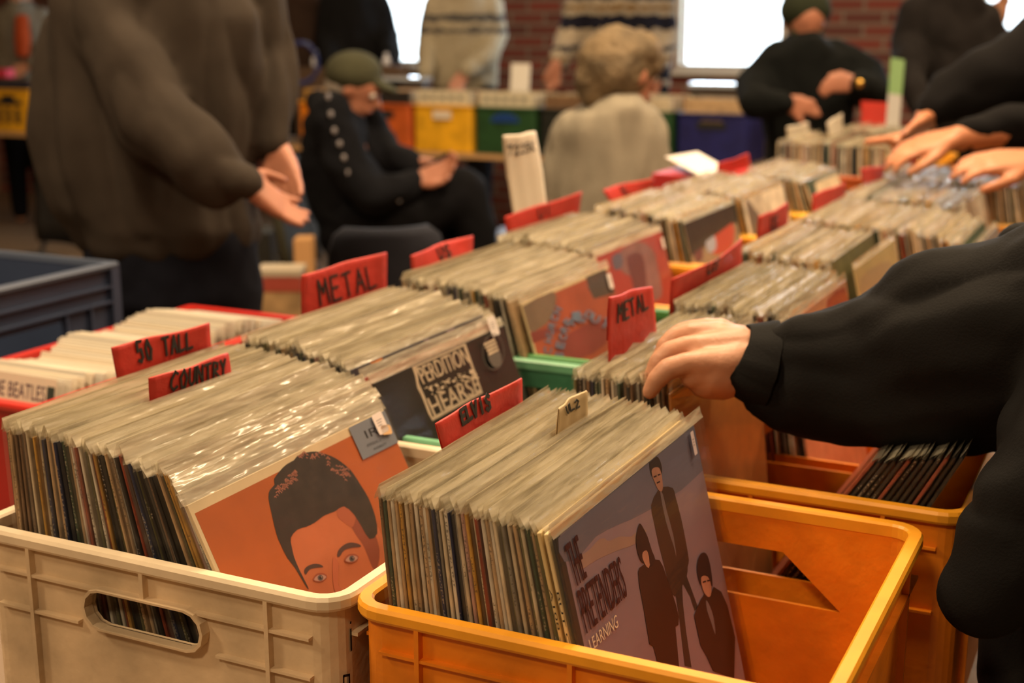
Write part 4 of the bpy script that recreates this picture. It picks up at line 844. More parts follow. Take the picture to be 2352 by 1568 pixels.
nordic = bands('nordic_knit', [(0, (.33, .285, .20)), (.60, (.33, .285, .20)), (.66, (.10, .09, .08)), (.72, (.36, .31, .22)), (.78, (.09, .085, .08)), (.86, (.38, .33, .24))], 1/.55)
for _n in nordic.node_tree.nodes:
    if _n.type == 'MATH' and _n.operation == 'MULTIPLY': _a = nordic.node_tree.nodes.new('ShaderNodeMath'); _a.operation = 'ADD'; _a.inputs[1].default_value = -(1.02/.55) % 1
    if _n.type == 'MATH' and _n.operation == 'FRACT': _f = _n
_l = _f.inputs[0].links[0]; _s = _l.from_socket; nordic.node_tree.links.new(_s, _a.inputs[0]); nordic.node_tree.links.new(_a.outputs[0], _f.inputs[0])
torso_person('person in beige patterned sweater standing behind the back table, beside a window', 8.25, 1062, [(1066, -20, 40), (1064, 8, 70), (1062, 60, 82), (1062, 120, 84), (1060, 200, 84)],
    [[(1125, 15, 30), (1140, 80, 28), (1120, 130, 26, 8.1), (1070, 160, 20, 8.0)], [(1000, 15, 30), (984, 90, 27), (978, 168, 20, 8.05)]], nordic, hair=HB,
    hands=[(J(1068, 160, 8.0), -RT*.3-FW*.3-UP*.9, RT, -FW, .5), (J(978, 168, 8.05), -UP, RT, -FW, .5)])
torso_person('person in black top standing at the back table with arm in front of the window', 8.6, 812, [(815, -30, 40), (815, 0, 66), (812, 60, 78), (808, 130, 76), (805, 210, 74)], [[(868, 10, 30), (890, 80, 27), (903, 155, 22, 8.2)], [(760, 10, 28), (750, 90, 25), (770, 170, 20, 8.2)]], cloth('black_top', (.006, .006, .007)), hair=HB,
    hands=[(J(905, 155, 8.2), RT*.4-UP*.9, FW, -RT, .4)])
torso_person('person in dark brown clothes behind the blue hoop', 8.8, 690, [(690, -30, 35), (690, 0, 52), (690, 70, 56), (690, 160, 56)], [[(735, 0, 22), (742, 110, 20)], [(645, 0, 22), (640, 110, 20)]], cloth('dark_brown', (.035, .02, .014)), hair=HB)
stripe = bands('striped_knit', [(0, (.36, .30, .22)), (.22, (.012, .012, .022)), (.5, (.30, .26, .20)), (.6, (.16, .09, .03)), (.68, (.34, .29, .22)), (.8, (.02, .02, .03)), (.9, (.33, .28, .22))], 1/.27)
torso_person('person in striped dark and beige sweater leaning over the back table', 7.65, 1430, [(1430, -50, 60), (1432, -15, 100), (1440, 50, 100), (1448, 120, 92), (1450, 200, 90)], [[(1345, -5, 42), (1318, 75, 38), (1285, 135, 27, 7.5)], [(1515, 0, 36), (1530, 90, 30), (1512, 165, 22, 7.5)]], stripe, hair=HB,
    hands=[(J(1278, 142, 7.45), -UP*.95-RT*.1, RT, -FW, .3), (J(1512, 165, 7.5), -UP*.9-RT*.2, RT, -FW, .4)], face_y=-95)
torso_person('person in pale jacket over orange shirt at the far left edge', 9.7, 46, [(46, 14, 34), (46, 35, 54), (48, 90, 60), (50, 190, 56)], [[(95, 40, 22), (102, 100, 20), (75, 145, 15, 9.5)], [(2, 40, 22), (-6, 110, 20)]], cloth('pale_jacket', (.20, .18, .14)), hair=HG, face_y=-8, skin=M_skin,
    hands=[(J(72, 145, 9.5), -RT*.8-UP*.3, UP, -FW, .5)])
o = MB().oval([(J(52, 125, 9.44), .045, .05), (J(52, 90, 9.44), .055, .05), (J(50, 40, 9.44), .045, .04)], RT).build('shirt_front', cloth('orange_shirt', (.42, .07, .02)), smooth=True)
_p = [q for q in bpy.data.objects if q.get('label', '').startswith('person in pale jacket')][0]; o.parent = _p; o.matrix_parent_inverse = _p.matrix_world.inverted()
torso_person('person in plum top raising a hand in front of the right window', 7.6, 2395, [(2390, 40, 30), (2390, 70, 62), (2392, 130, 66), (2392, 230, 62)], [[(2345, 80, 22), (2318, 130, 17, 7.5), (2304, 80, 15, 7.4), (2296, 55, 13, 7.4)], [(2440, 90, 22), (2450, 170, 20)]], cloth('plum', (.10, .02, .04)), hair=HB, face_y=-10, skin=M_skin,
    hands=[(J(2296, 52, 7.4), UP*.8+RT*.1, RT, -FW, .5)])
# --- man in dark cap behind the rust crate
torso_person('person in dark cap and black jacket standing behind the rust crate, gold watch', 5.15, 1848, [(1846, 86, 42), (1848, 106, 74), (1848, 126, 100), (1850, 170, 112), (1852, 250, 104), (1852, 340, 92), (1852, 420, 88)],
    [[(1788, 135, 46), (1738, 195, 48), (1738, 235, 42, 4.95), (1795, 238, 30, 4.85)], [(1915, 132, 46), (1990, 180, 48), (2002, 215, 46, 5.0), (1975, 192, 30, 4.85)]], cloth('black_bomber', (.004, .005, .005)), face_y=48, F=-FW-UP*1.5, cap=cloth('dark_green_cap', (.022, .027, .015)), skin=M_skin2,
    hands=[(J(1800, 235, 4.85), RT*.95-UP*.12, UP*.8, -FW*.6-UP*.5, .55), (J(1968, 190, 4.85), -RT*.95-UP*.05, -UP*.8, FW*.2-UP*.5, .7)], dep=.15)
w = MB(); W0 = J(1968, 191, 4.85); w.loft([[W0+Vector(UP)*math.sin(2*math.pi*k/14)*.034+FW*math.cos(2*math.pi*k/14)*.034+RT*x for k in range(14)] for x in (-.008, .008)], caps=False); w.ball(W0-FW*.036, (.016, .008, .016)); tag(w.build('wristwatch', mat('gold', (.7, .42, .10), .25, metal=1), smooth=True), 'gold wristwatch on the arm of the person in the dark cap', 'watch')
# --- tall dark back at the upper right
torso_person('person in charcoal sweater bent over the far records, seen from the side', 5.2, 2190, [(2185, -20, 60), (2180, 20, 88), (2185, 90, 100), (2195, 170, 98), (2210, 260, 90), (2220, 340, 84)], [[(2110, 30, 46), (2082, 100, 38), (2095, 180, 34, 5.0), (2120, 250, 28, 4.9)], [(2260, 40, 40), (2290, 140, 36), (2280, 240, 30)]], cloth('charcoal', (.014, .012, .012), .2, .5, 120), hair=HB, face_y=-80, F=-RT-UP*.5, fold=.014)
# --- browsing pair at the right edge
d = 3.2; g = J(2750, 900, 3.5); g.z = 0; p = person('person in black coat at the right edge reaching both hands over the far records', g)
b = MB(); R = head(b, J(2700, -130, 3.5), -RT-UP*.6); ch(b, 3.5, [(2705, -90, 60), (2720, 10, 90), (2750, 300, 140), (2750, 600, 130)]); ch(b, d, [(2650, 30, 60, 3.4), (2500, 60, 60, 3.3), (2330, 180, 48), (2185, 235, 38, 3.25), (2132, 268, 30, 3.2)]); ch(b, d, [(2700, 60, 60, 3.4), (2560, 200, 60, 3.1), (2420, 290, 44, 3.0), (2200, 318, 30, 2.95)])
hand(b, J(2135, 272, 3.2), J(2060, 320, 3.1)-J(2135, 272, 3.2), -FW*.6+UP*.4, -UP, .95, .22); b.chain([J(2075, 315, 3.12), J(2030, 322, 3.1), J(1992, 326, 3.08)], [.014, .011, .009])
hand(b, J(2190, 318, 2.95), -RT*.95-UP*.22, FW*.8+UP*.3, -UP, .95, .5)
for k in (-1, 1): w = J(2750, 600, 3.5)+FW*k*.1; b.chain([w, Vector((w.x, w.y, .5)), Vector((w.x, w.y, .05))], [.09, .06, .04])
blob('body', b, .0055, mat('warm_skin', (.46, .18, .085), .5, var=.1, vscale=20, sss=.1), p, smooth=3); face(p, J(2700, -130, 3.5), -RT-UP*.6, R)
s = MB(); ch(s, 3.5, [(2715, -50, 110), (2740, 60, 160), (2755, 350, 165), (2755, 700, 160)]); ch(s, d, [(2640, 30, 120, 3.4), (2500, 60, 125), (2400, 130, 105), (2290, 185, 84), (2190, 222, 62, 3.22), (2150, 250, 48, 3.2)]); ch(s, d, [(2700, 80, 100, 3.4), (2600, 190, 85, 3.15), (2440, 285, 62, 3.0), (2300, 302, 50, 2.98), (2215, 312, 40, 2.96)])
blob('coat', s, .012, cloth('black_coat_b', (.0035, .003, .0035)), p, folds=(.012, 7, (1, 1, 1)))
t = MB()
for k in (-1, 1): w = J(2755, 650, 3.5)+FW*k*.1; t.chain([w, Vector((w.x, w.y, .5)), Vector((w.x, w.y, .09))], [.12, .085, .06])
blob('trousers', t, .015, cloth('black_trousers', (.0045, .0045, .006)), p); h = MB(); h.ball(J(2705, -155, 3.5), (.088, .095, .088)); blob('hair', h, .012, HB, p, folds=(.008, 20, (1, 1, 1))); finish(p)
d = 2.75; g = J(2900, 900, 2.45); g.z = 0; p = person('person whose bare forearm and spread fingers reach in at the right edge', g)
b = MB(); R = head(b, J(2860, -300, 2.45), -RT-UP*.6); ch(b, 2.45, [(2870, -230, 60), (2890, -100, 100), (2920, 300, 180), (2920, 750, 170)]); ch(b, d, [(2830, -20, 70, 2.5), (2640, 300, 50), (2460, 385, 38), (2370, 375, 31)])
hand(b, J(2372, 372, 2.75), -RT*.97-UP*.02, FW*.85+UP*.35, -UP, 1.02, .35); 
for k in (-1, 1): w = J(2920, 750, 2.45)+FW*k*.1; b.chain([w, Vector((w.x, w.y, .5)), Vector((w.x, w.y, .05))], [.09, .06, .04])
blob('body', b, .0055, mat('warm_skin', (.46, .18, .085), .5), p, smooth=3); face(p, J(2860, -300, 2.45), -RT-UP*.6, R)
s = MB(); ch(s, 2.45, [(2875, -160, 120), (2900, 0, 190), (2920, 350, 205), (2920, 800, 200)]); ch(s, d, [(2830, -20, 110, 2.5), (2650, 290, 80), (2570, 345, 62)]); blob('shirt', s, .014, cloth('navy_shirt', (.02, .025, .05)), p, folds=(.01, 7, (1, 1, 1)))
t = MB()
for k in (-1, 1): w = J(2920, 780, 2.45)+FW*k*.1; t.chain([w, Vector((w.x, w.y, .5)), Vector((w.x, w.y, .09))], [.12, .085, .06])
blob('trousers', t, .015, cloth('black_trousers', (.0045, .0045, .006)), p); h = MB(); h.ball(J(2865, -330, 2.45), (.088, .095, .088)); blob('hair', h, .012, HB, p, folds=(.008, 20, (1, 1, 1))); finish(p)
# --- foreground person: black coat, hand in the records
z5 = lambda a, b, d: J(1440+a/4.356, 700+b/4.356, d)
g = J(2560, 1560, 1.15); g.z = 0; p = person('person in black coat in the right foreground, left hand in the records', g)
b = MB()
def fing(pts, rad): b.chain([z5(*q) for q in pts], rad)
wr = z5(1130, 500, 1.335)
fing([(1130, 590, 1.325), (900, 620, 1.305), (700, 600, 1.292), (590, 590, 1.286), (410, 640, 1.280), (300, 745, 1.280), (228, 868, 1.282)], [.026, .020, .0150, .0118, .0112, .0100, .0080])
fing([(1100, 480, 1.34), (880, 470, 1.330), (690, 440, 1.322), (600, 420, 1.320), (425, 470, 1.316), (315, 570, 1.314), (262, 690, 1.312), (238, 780, 1.312)], [.028, .022, .0155, .0118, .0112, .0102, .0090, .0078])
fing([(1080, 430, 1.355), (900, 350, 1.355), (740, 310, 1.352), (630, 290, 1.350), (480, 330, 1.348), (385, 410, 1.346), (330, 520, 1.344)], [.026, .020, .0150, .0116, .0108, .0098, .0082])
fing([(1080, 420, 1.375), (930, 290, 1.380), (800, 255, 1.382), (680, 245, 1.382), (540, 275, 1.380), (440, 335, 1.378), (390, 410, 1.376)], [.024, .017, .0135, .0110, .0102, .0092, .0076])
fing([(1130, 620, 1.335), (950, 720, 1.312), (800, 730, 1.300), (670, 700, 1.292)], [.028, .024, .0215, .0150])
fing([(1000, 500, 1.38), (860, 520, 1.40), (740, 600, 1.405), (650, 680, 1.40), (600, 740, 1.395)], [.020, .015, .0125, .0105, .0088])
fing([(1000, 480, 1.345), (1200, 520, 1.34), (1500, 600, 1.335)], [.029, .027, .032])
ch(b, 1.34, [(1780, 840, 72), (1950, 850, 90), (2150, 830, 110, 1.30), (2400, 780, 120, 1.25), (2700, 560, 150, 1.22)])
ch(b, 1.2, [(2700, 560, 170), (2760, 900, 300, 1.25), (2760, 1568, 330, 1.25)]); ch(b, 1.2, [(2700, 400, 100), (2680, 250, 90)]); hC = J(2640, 90, 1.2); R = head(b, hC, -RT-UP*.8)
lw = J(2760, 1560, 1.25); 
for k in (-1, 1): w = Vector((lw.x, lw.y, .8))+FW*k*.11; b.chain([w, Vector((w.x, w.y, .45)), Vector((w.x, w.y, .05))], [.085, .058, .04])
ch(b, 1.1, [(2700, 600, 110, 1.15), (2560, 850, 95, 1.11), (2455, 1080, 80, 1.08), (2370, 1230, 62, 1.07), (2345, 1320, 50, 1.08)]); hand(b, J(2350, 1325, 1.09), RT*.75-UP*.6+FW*.25, FW, RT*.3-UP, .85, .9)
blob('body', b, .0028, M_skin, p, smooth=4); face(p, hC, -RT-UP*.8, R)
M_coat = mat('black_coat_cloth', (.0045, .0042, .0042), .85, bump=.12, bscale=420, spec=.16, var=.15, vscale=14)
s = MB(); ch(s, 1.33, [(1775, 846, 92, 1.335), (1800, 846, 112, 1.335), (1880, 850, 150, 1.33), (2000, 852, 186, 1.32), (2110, 835, 222, 1.30), (2200, 812, 246, 1.28), (2300, 800, 242, 1.25), (2420, 760, 240, 1.22), (2700, 600, 260, 1.2)])
ch(s, 1.33, [(1745, 915, 30, 1.31), (1800, 940, 46, 1.31)])
sl = s
ch(sl, 1.2, [(2700, 520, 260), (2760, 900, 400, 1.25), (2790, 1568, 440, 1.25)]); ch(sl, 1.2, [(2540, 1000, 240, 1.18), (2470, 1250, 210, 1.12), (2490, 1568, 235, 1.12)]); ch(sl, 1.1, [(2460, 1080, 190, 1.08), (2330, 1230, 140, 1.06), (2262, 1370, 98, 1.05)]); ch(sl, 1.1, [(2700, 560, 210, 1.17), (2570, 830, 190, 1.12), (2460, 1080, 190, 1.08)])
ch(sl, 1.3, [(2352, 560, 60, 1.4), (2480, 600, 130, 1.35)])
o = blob('coat', sl, .0060, M_coat, p, smooth=4, folds=(.011, 7, (.6, 1.2, 1.6)))
A0, A1 = J(1724, 750, 1.345), J(1645, 880, 1.315); u = (A1-A0)/2; cA = (A0+A1)/2; B0, B1 = J(1790, 742, 1.345), J(1735, 935, 1.32); uB = (B1-B0)/2; cB = (B0+B1)/2
def ring(c, u, v, k): return [c+u*math.cos(2*math.pi*i/28)*k+v*math.sin(2*math.pi*i/28)*k*(1+.05*math.sin(i*2.2)) for i in range(28)]
MB().loft([ring(cB, uB, FW*.046, .97), ring(cA, u, FW*.037, .95), ring(cA-(cB-cA)*.03, u, FW*.037, 1), ring(cA, u, FW*.037, 1.05), ring(cB, uB, FW*.046, 1.05)], caps=False).build('cuff', M_coat, p, smooth=True)
t = MB()
for k in (-1, 1): w = Vector((lw.x, lw.y, .8))+FW*k*.11; t.chain([w, Vector((w.x, w.y, .45)), Vector((w.x, w.y, .09))], [.12, .085, .065])
blob('trousers', t, .015, cloth('grey_trousers', (.05, .05, .055)), p)
h = MB(); h.ball(hC+UP*.028+RT*.022, (.096, .100, .098)); blob('hair', h, .012, HB, p, folds=(.008, 20, (1, 1, 1))); finish(p)
# ---------------------------------------------------------------- back table and things farther off
BY = 6.51
for x0, colr, lab in ((-4.53, 'orange', 'orange crate on the back table hidden behind the seated man'), (-4.15, 'rust', 'rust red crate on the back table, left of the bright yellow crate'), (-3.77, 'yellow', 'bright yellow crate with white label on the back table'),
        (-3.39, 'forest', 'dark green crate with blue handle opening on the back table'), (-3.01, 'black', 'black crate on the back table beside the dark green crate'), (-2.63, 'forest', 'dark green crate on the back table, right of the grey haired person'), (-2.25, 'navy', 'navy blue crate on the back table below the window')):
    z = TZ-.01; m, mr = CM[colr]
    c = crate(x0+.002, x0+.378, BY, BY+.37, .252, colr, lab, z=z, detail=False, group='coloured crates on the back table')
    if colr == 'yellow': o = MB().box(-.055, .055, -.186, -.1795, .178, .222).build('paper_label', M_wc, c)
    if colr == 'forest' and x0 < -3: o = MB().loft([[(.085*math.cos(math.pi*k/12), y, .172+.048*math.sin(math.pi*k/12)) for k in range(13)] for y in (-.184, -.178)]).build('handle_flap', mat('blue_flap', (.01, .05, .22), .4), c)
    if colr in ('rust', 'navy'): o = MB().box(-.075, .075, -.182, -.1785, .172, .205).build('handle_shade_plate', mat('recess_shade_black', (.01, .01, .01), .8), c)  # black plate paints the shade inside the handle slot
bk = MB(); PAL = SPM+[M_flap]
def bk_rec(x, y, z, ci, t=0, w=SH): M = Matrix.Translation((x, y, z)) @ Matrix.Rotation(t, 4, 'X'); bk.box(-w/2, w/2, -.0016, .0016, 0, SH*.96, ci, M)
for x0 in (-4.53, -4.15, -3.77, -3.39, -3.01, -2.63, -2.25):
    for k in range(40): bk_rec(x0+.19+random.uniform(-.006, .006), BY+.03+k*.008, TZ+.006+random.uniform(-.004, .004), random.choices(range(12), [3, 6, 1, 1, 2, 1, 3, 1, 8, 1, 1, 1])[0], -.06 if k else -.03)
tag(bk.build('back_table_records', SPM, fix=False), 'records standing face on in the coloured crates on the back table', 'records', kind='stuff')
for x, ci, ink, lab in ((-3.58, 8, 'green_grey', 'cream cover with faded grey lettering above the bright yellow crate'), (-3.20, 8, 'slate_blot', 'off-white cover with dark print above the dark green crate')):
    M = Matrix.Translation((x, BY+.016, TZ+.002)); o = cover_mesh(.003, .316, .316, 'record'); r = bpy.data.objects.new('record', o); COL.objects.link(r); r.location = (x, BY+.020, TZ+.004); r.rotation_euler = (0, 0, -math.pi/2)
    r.material_slots[0].link = 'OBJECT'; r.material_slots[0].material = mat('bright_cover', (.66, .60, .44), .5); tag(r, lab, 'record', 'records facing out on the back table')
    mb = MB(); G = random.Random(int(-x*100))
    for k in range(5): u = -.13+k*.055; mb.face([(.0022, u, .262), (.0022, u+G.uniform(.02, .045), .262), (.0022, u+.03, .29), (.0022, u, .29)])
    mb.build('cover_lettering', inkm('grey_print', (.25, .25, .20)), r, fix=False)
def standing_card(name, x, y, z, w, h, lab, m, cat='sign card', lean=.12):
    mb = MB(); mb.box(-w/2, w/2, -.0015, .0015, 0, h, 0, Matrix.Rotation(-lean, 4, 'X')); o = mb.build(name, m); o.location = (x, y, z); return tag(o, lab, cat)
q = PY(1193, 188, 6.8); standing_card('sign_card', q.x, 6.8, TZ+.29, .115, q.z-TZ-.29+.10, 'small white card standing between the sweater person and the striped person', mat('white_card_bright', (.8, .76, .68), .6))
# glossy bins at the far edge of the back table
for k, (a, b, zz, lab) in enumerate(((1590, 1880, 190, 'clear lidded record bin glinting below the middle window'), (880, 980, 175, 'clear lidded record bin below the left window'))):
    A = PY(a, zz, 6.95); B = PY(b, zz, 6.95); mb = MB(); mb.box(A.x, B.x, 6.90, 7.0, TZ-.01, A.z-.02); o = mb.build('record_bin', mat('dark_bin', (.05, .035, .025), .5)); tag(o, lab, 'bin')
    MB().box(A.x-.005, B.x+.005, 6.895, 7.01, A.z-.02, A.z).build('lid', mat('glossy_lid', (.5, .55, .62), .12), o)
# blue hoop and white bottle on the back table
q = J(690, 145, 8.0); mb = MB(); mb.tube([q+RT*.10*math.cos(2*math.pi*k/28)+UP*.115*math.sin(2*math.pi*k/28) for k in range(29)], .014, 8); tag(mb.build('tube_hoop', mat('blue_hoop', (.012, .022, .12), .4), smooth=True), 'blue plastic hoop between the brown sweatshirt and the black top', 'hoop')
for (px, py, h) in ((725, 155, .10), (888, 150, .07)):
    q = PY(px, py, 6.95); mb = MB(); mb.loft([[(q.x+r*math.cos(a*.524), 6.95+r*math.sin(a*.524), q.z+z) for a in range(12)] for r, z in ((.022, 0), (.024, h*.2), (.022, h*.55), (.010, h*.7), (.012, h*.75), (.012, h))]); o = mb.build('bottle', mat('white_bottle', (.65, .66, .72), .3), smooth=True)
    tag(o, 'small white bottle near the blue hoop' if px < 800 else 'small white bottle at the sleeve of the person in black top', 'bottle')
    b_ = MB().box(q.x-.12, q.x+.12, 6.90, 7.01, TZ-.01, q.z).build('cardboard_box', mat('brown_board', (.10, .06, .035), .8)); tag(b_, 'brown cardboard box carrying the small white bottle by the %s' % ('hoop' if px < 800 else 'black top'), 'box')
# far left yellow slotted crate
c = crate(-6.98, -6.58, 6.52, 6.89, .27, 'yellow', 'yellow crate with dark slots on the far left table', z=TZ-.01, detail=False)
for k in (-1, 0, 1): MB().box(k*.075-.018, k*.075+.018, -.183, -.177, .05, .15).build('slot_shade_plate', mat('recess_shade_black', (.01, .01, .01), .8), c)  # black plates paint the dark of the slots into the crate front
MB().box(-.12, .12, -.183, -.177, .17, .2).build('grip_shade_plate', mat('recess_shade_black', (.01, .01, .01), .8), c)  # painted shade of the handle hole
b_ = MB()
for k in range(30): b_.box(-6.94, -6.62, 6.56+k*.010, 6.563+k*.010, TZ+.01, TZ+.30+random.uniform(-.01, .01), random.choice([0, 0, 1]))
tag(b_.build('dark_records', [mat('dark_blue_card', (.02, .025, .05), .5), mat('brown_card', (.12, .06, .03), .6)], fix=False), 'dark records filling the yellow slotted crate at far left', 'records', kind='stuff')
o = MB().box(-.05, .05, -.04, .04, 0, .06).build('soap_box', mat('pink_box', (.75, .05, .10), .5), bevel=.006); o.location = PY(12, 168, 6.95)-Vector((0, 0, .04)); o.location.z = TZ+.31; tag(o, 'small pink box at the far left edge beside the pale jacket', 'box')
# crates on the floor under the back table
for x, colr, lab in ((-3.35, 'yellow', 'yellow crate on the floor under the back table behind the paper sign'), (-4.3, 'orange', 'orange crate on the floor below the rust red crate')):
    crate(x, x+.38, 6.6, 6.97, .25, colr, lab, z=0, detail=False); MB
q = PY(1160, 468, 6.4); o = MB().ball((0, 0, .055), (.06, .06, .055)).build('plastic_ball', mat('pale_blue_plastic', (.30, .42, .75), .3), smooth=True); o.location = (q.x, 6.4, .25); tag(o, 'pale blue ball by the dark shoe under the back table', 'ball')
o = MB().box(-.12, .12, -.12, .12, 0, .25).build('storage_box', mat('brown_board', (.10, .06, .035), .8)); o.location = (q.x, 6.4, 0); tag(o, 'brown cardboard box below the pale blue ball', 'box')
# chairs
def chair(label, at, yaw, seat, back, frame, bw=.42, top=.84):
    t = empty('chair', at, label, 'chair', rz=yaw)
    s = MB(); s.loft([rrect(.21+o, .20+o, .05, z, 5) for o, z in ((-.012, .435), (0, .445), (0, .465), (-.02, .478))]); s.build('seat', seat, t, smooth=False, bevel=.006)
    b = MB(); n = 12; R = []
    for z, w, k in ((.52, .80, 0), (.60, .96, 0), (.70, 1, 0), (top-.06, .97, 0), (top-.02, .88, 0), (top, .70, 0)):
        ring = []
        for i in range(n+1): u = -1+2*i/n; ring.append((u*bw/2*w, -.205-.05*(1-u*u)-(z-.5)*.15, z))
        for i in range(n+1): u = 1-2*i/n; ring.append((u*bw/2*w, -.170-.05*(1-u*u)-(z-.5)*.15, z))
        R.append(ring)
    b.loft(R); b.build('backrest', back, t, smooth=True)
    for sx in (-1, 1):
        MB().tube([(sx*.19, .17, 0), (sx*.18, .16, .44)], .011).build('leg', frame, t, smooth=True)
        MB().tube([(sx*.19, -.24, 0), (sx*.18, -.18, .44), (sx*.17, -.25, .60)], .011).build('leg', frame, t, smooth=True)
    MB().tube([(-.18, .16, .435), (.18, .16, .435), (.18, -.18, .435), (-.18, -.18, .435), (-.18, .16, .435)], .009).build('seat_frame', frame, t, smooth=True)
    return t
M_fr = mat('black_tube', (.015, .015, .015), .35); M_oliv = mat('olive_shell', (.035, .035, .022), .45)
q = J(820, 900, 5.02); chair('olive shell chair under the seated man in the cap', (q.x, q.y, 0), YAW-math.pi/2-.15, M_oliv, M_oliv, M_fr, top=.92)
q = J(1405, 900, 4.1); chair('black chair under the person in the pale grey sweater', (q.x, q.y, 0), YAW, cloth('black_seat', (.01, .01, .012)), cloth('black_seat', (.01, .01, .012)), M_fr, bw=.36, top=.66)
q = J(862, 900, 3.45); chair('empty chair with rounded charcoal backrest behind the METAL card', (q.x, q.y+.0, 0), YAW+.25, cloth('charcoal_seat', (.022, .024, .034)), cloth('charcoal_seat', (.022, .024, .034)), M_fr, bw=.29, top=.945)
q = J(70, 900, 5.4); chair('black metal chair at far left behind the brown sweatshirt', (q.x, q.y, 0), YAW+2.4, mat('black_seat_plain', (.012, .012, .012), .5), mat('black_seat_plain', (.012, .012, .012), .5), M_fr, top=.88)
# clutter between the standing man and the chair
def prop(name, px, py, d, w, h, dp, m, lab, cat, tilt=0):
    q = J(px, py, d); mb = MB(); mb.box(-w/2, w/2, -dp/2, dp/2, 0, h); o = mb.build(name, m, bevel=.004); q.z = max(q.z, 0); o.location = (q.x, q.y, 0); o.rotation_euler = (0, 0, YAW+tilt); return o, q
o, q = prop('paper_bag', 650, 700, 4.3, .14, .62, .12, mat('printed_bag', (.32, .20, .09), .6, var=.5, vscale=12), '', ''); tag(o, 'tan and red printed paper bag on the floor between the sweatshirt man and the chair', 'bag')
MB().box(-.072, .072, -.062, .062, .58, .63).build('red_band', mat('red_print', (.32, .05, .03), .6), o); MB().box(-.072, .072, -.062, .062, .625, .65).build('cream_trim', mat('cream_print', (.45, .38, .28), .6), o)
o, q = prop('shopping_bag', 704, 700, 4.6, .06, .70, .10, mat('orange_tan_bag', (.55, .30, .12), .6), '', ''); tag(o, 'orange tan bag standing just left of the olive shell chair', 'bag')
MB().box(-.032, .032, -.052, .052, .40, .54).build('green_print', mat('lime_print', (.12, .45, .05), .5), o)
o, q = prop('dark_backpack', 575, 700, 5.3, .22, .62, .2, cloth('grey_pack', (.05, .05, .045)), '', ''); tag(o, 'dark grey backpack on the floor behind the paper bag', 'backpack')
o, q = prop('sports_bag', 645, 700, 3.7, .26, .50, .16, cloth('midnight_bag', (.010, .012, .035)), '', ''); tag(o, 'midnight blue bag between the jeans and the METAL card', 'bag')
# white sheet on a red box, right of the grey sweater
zz = 1.075; A = [PZ(1528, 362, zz), PZ(1602, 350, zz), PZ(1656, 380, zz-.008), PZ(1628, 416, zz-.012)]; cc = sum(A, Vector())/4
mb = MB(); mb.loft([[p for p in A], [p+Vector((0, 0, .0025)) for p in A]]); o = mb.build('paper_sheet', mat('ivory_sheet', (.72, .62, .47), .6)); origin(o, cc); tag(o, 'ivory sheet lying on a small red box right of the grey sweater', 'paper sheet')
mb = MB(); mb.box(-.10, .10, -.12, .12, 0, zz-.022-TZ); o = mb.build('card_box', mat('red_box', (.40, .02, .02), .5), bevel=.003); o.location = (cc.x+.02, cc.y, TZ); tag(o, 'small red box under the ivory sheet', 'box')
# green topped card and added window glare sleeve by the charcoal sweater
A = [PY(2046, 132, 4.75), PY(2078, 138, 4.75), PY(2066, 272, 4.75), PY(2036, 268, 4.75)]; mb = MB(); mb.loft([[A[0], A[1], A[1].lerp(A[2], .6), A[0].lerp(A[3], .6)], [p+Vector((0, .003, 0)) for p in (A[0], A[1], A[1].lerp(A[2], .6), A[0].lerp(A[3], .6))]], 0); mb.loft([[A[0].lerp(A[3], .6), A[1].lerp(A[2], .6), A[2]-UP*.06, A[3]-UP*.06], [p+Vector((0, .003, 0)) for p in (A[0].lerp(A[3], .6), A[1].lerp(A[2], .6), A[2]-UP*.06, A[3]-UP*.06)]], 1)
o = mb.build('divider_card', [mat('pale_green_card', (.22, .38, .16), .6), mat('grey_white_card', (.50, .48, .46), .6)]); origin(o, A[3]-UP*.06); tag(o, 'tall pale green and white card beside the charcoal sweater', 'divider card')
A = [PY(1978, 232, 4.8), PY(2040, 236, 4.8), PY(2040, 300, 4.8), PY(1978, 300, 4.8)]; mb = MB(); mb.loft([A, [p+Vector((0, .003, 0)) for p in A]]); o = mb.build('divider_card', M_red); origin(o, A[3]); tag(o, 'red card at the far end left of the green topped card', 'divider card')
q0, q1 = J(2292, 256, 3.6), J(2360, 222, 3.5); mb = MB(); mb.loft([[q0, q1, q1+FW*.2+UP*.012, q0+FW*.2+UP*.012], [q0+UP*.003, q1+UP*.003, q1+FW*.2+UP*.015, q0+FW*.2+UP*.015]]); o = mb.build('record', mat('window_glare_white', (.62, .70, .80), .1)); origin(o, q0); tag(o, 'pale blue sleeve added as window glare between the two dark sleeves at right', 'record')  # thin pale sleeve added to imitate a streak of window glare
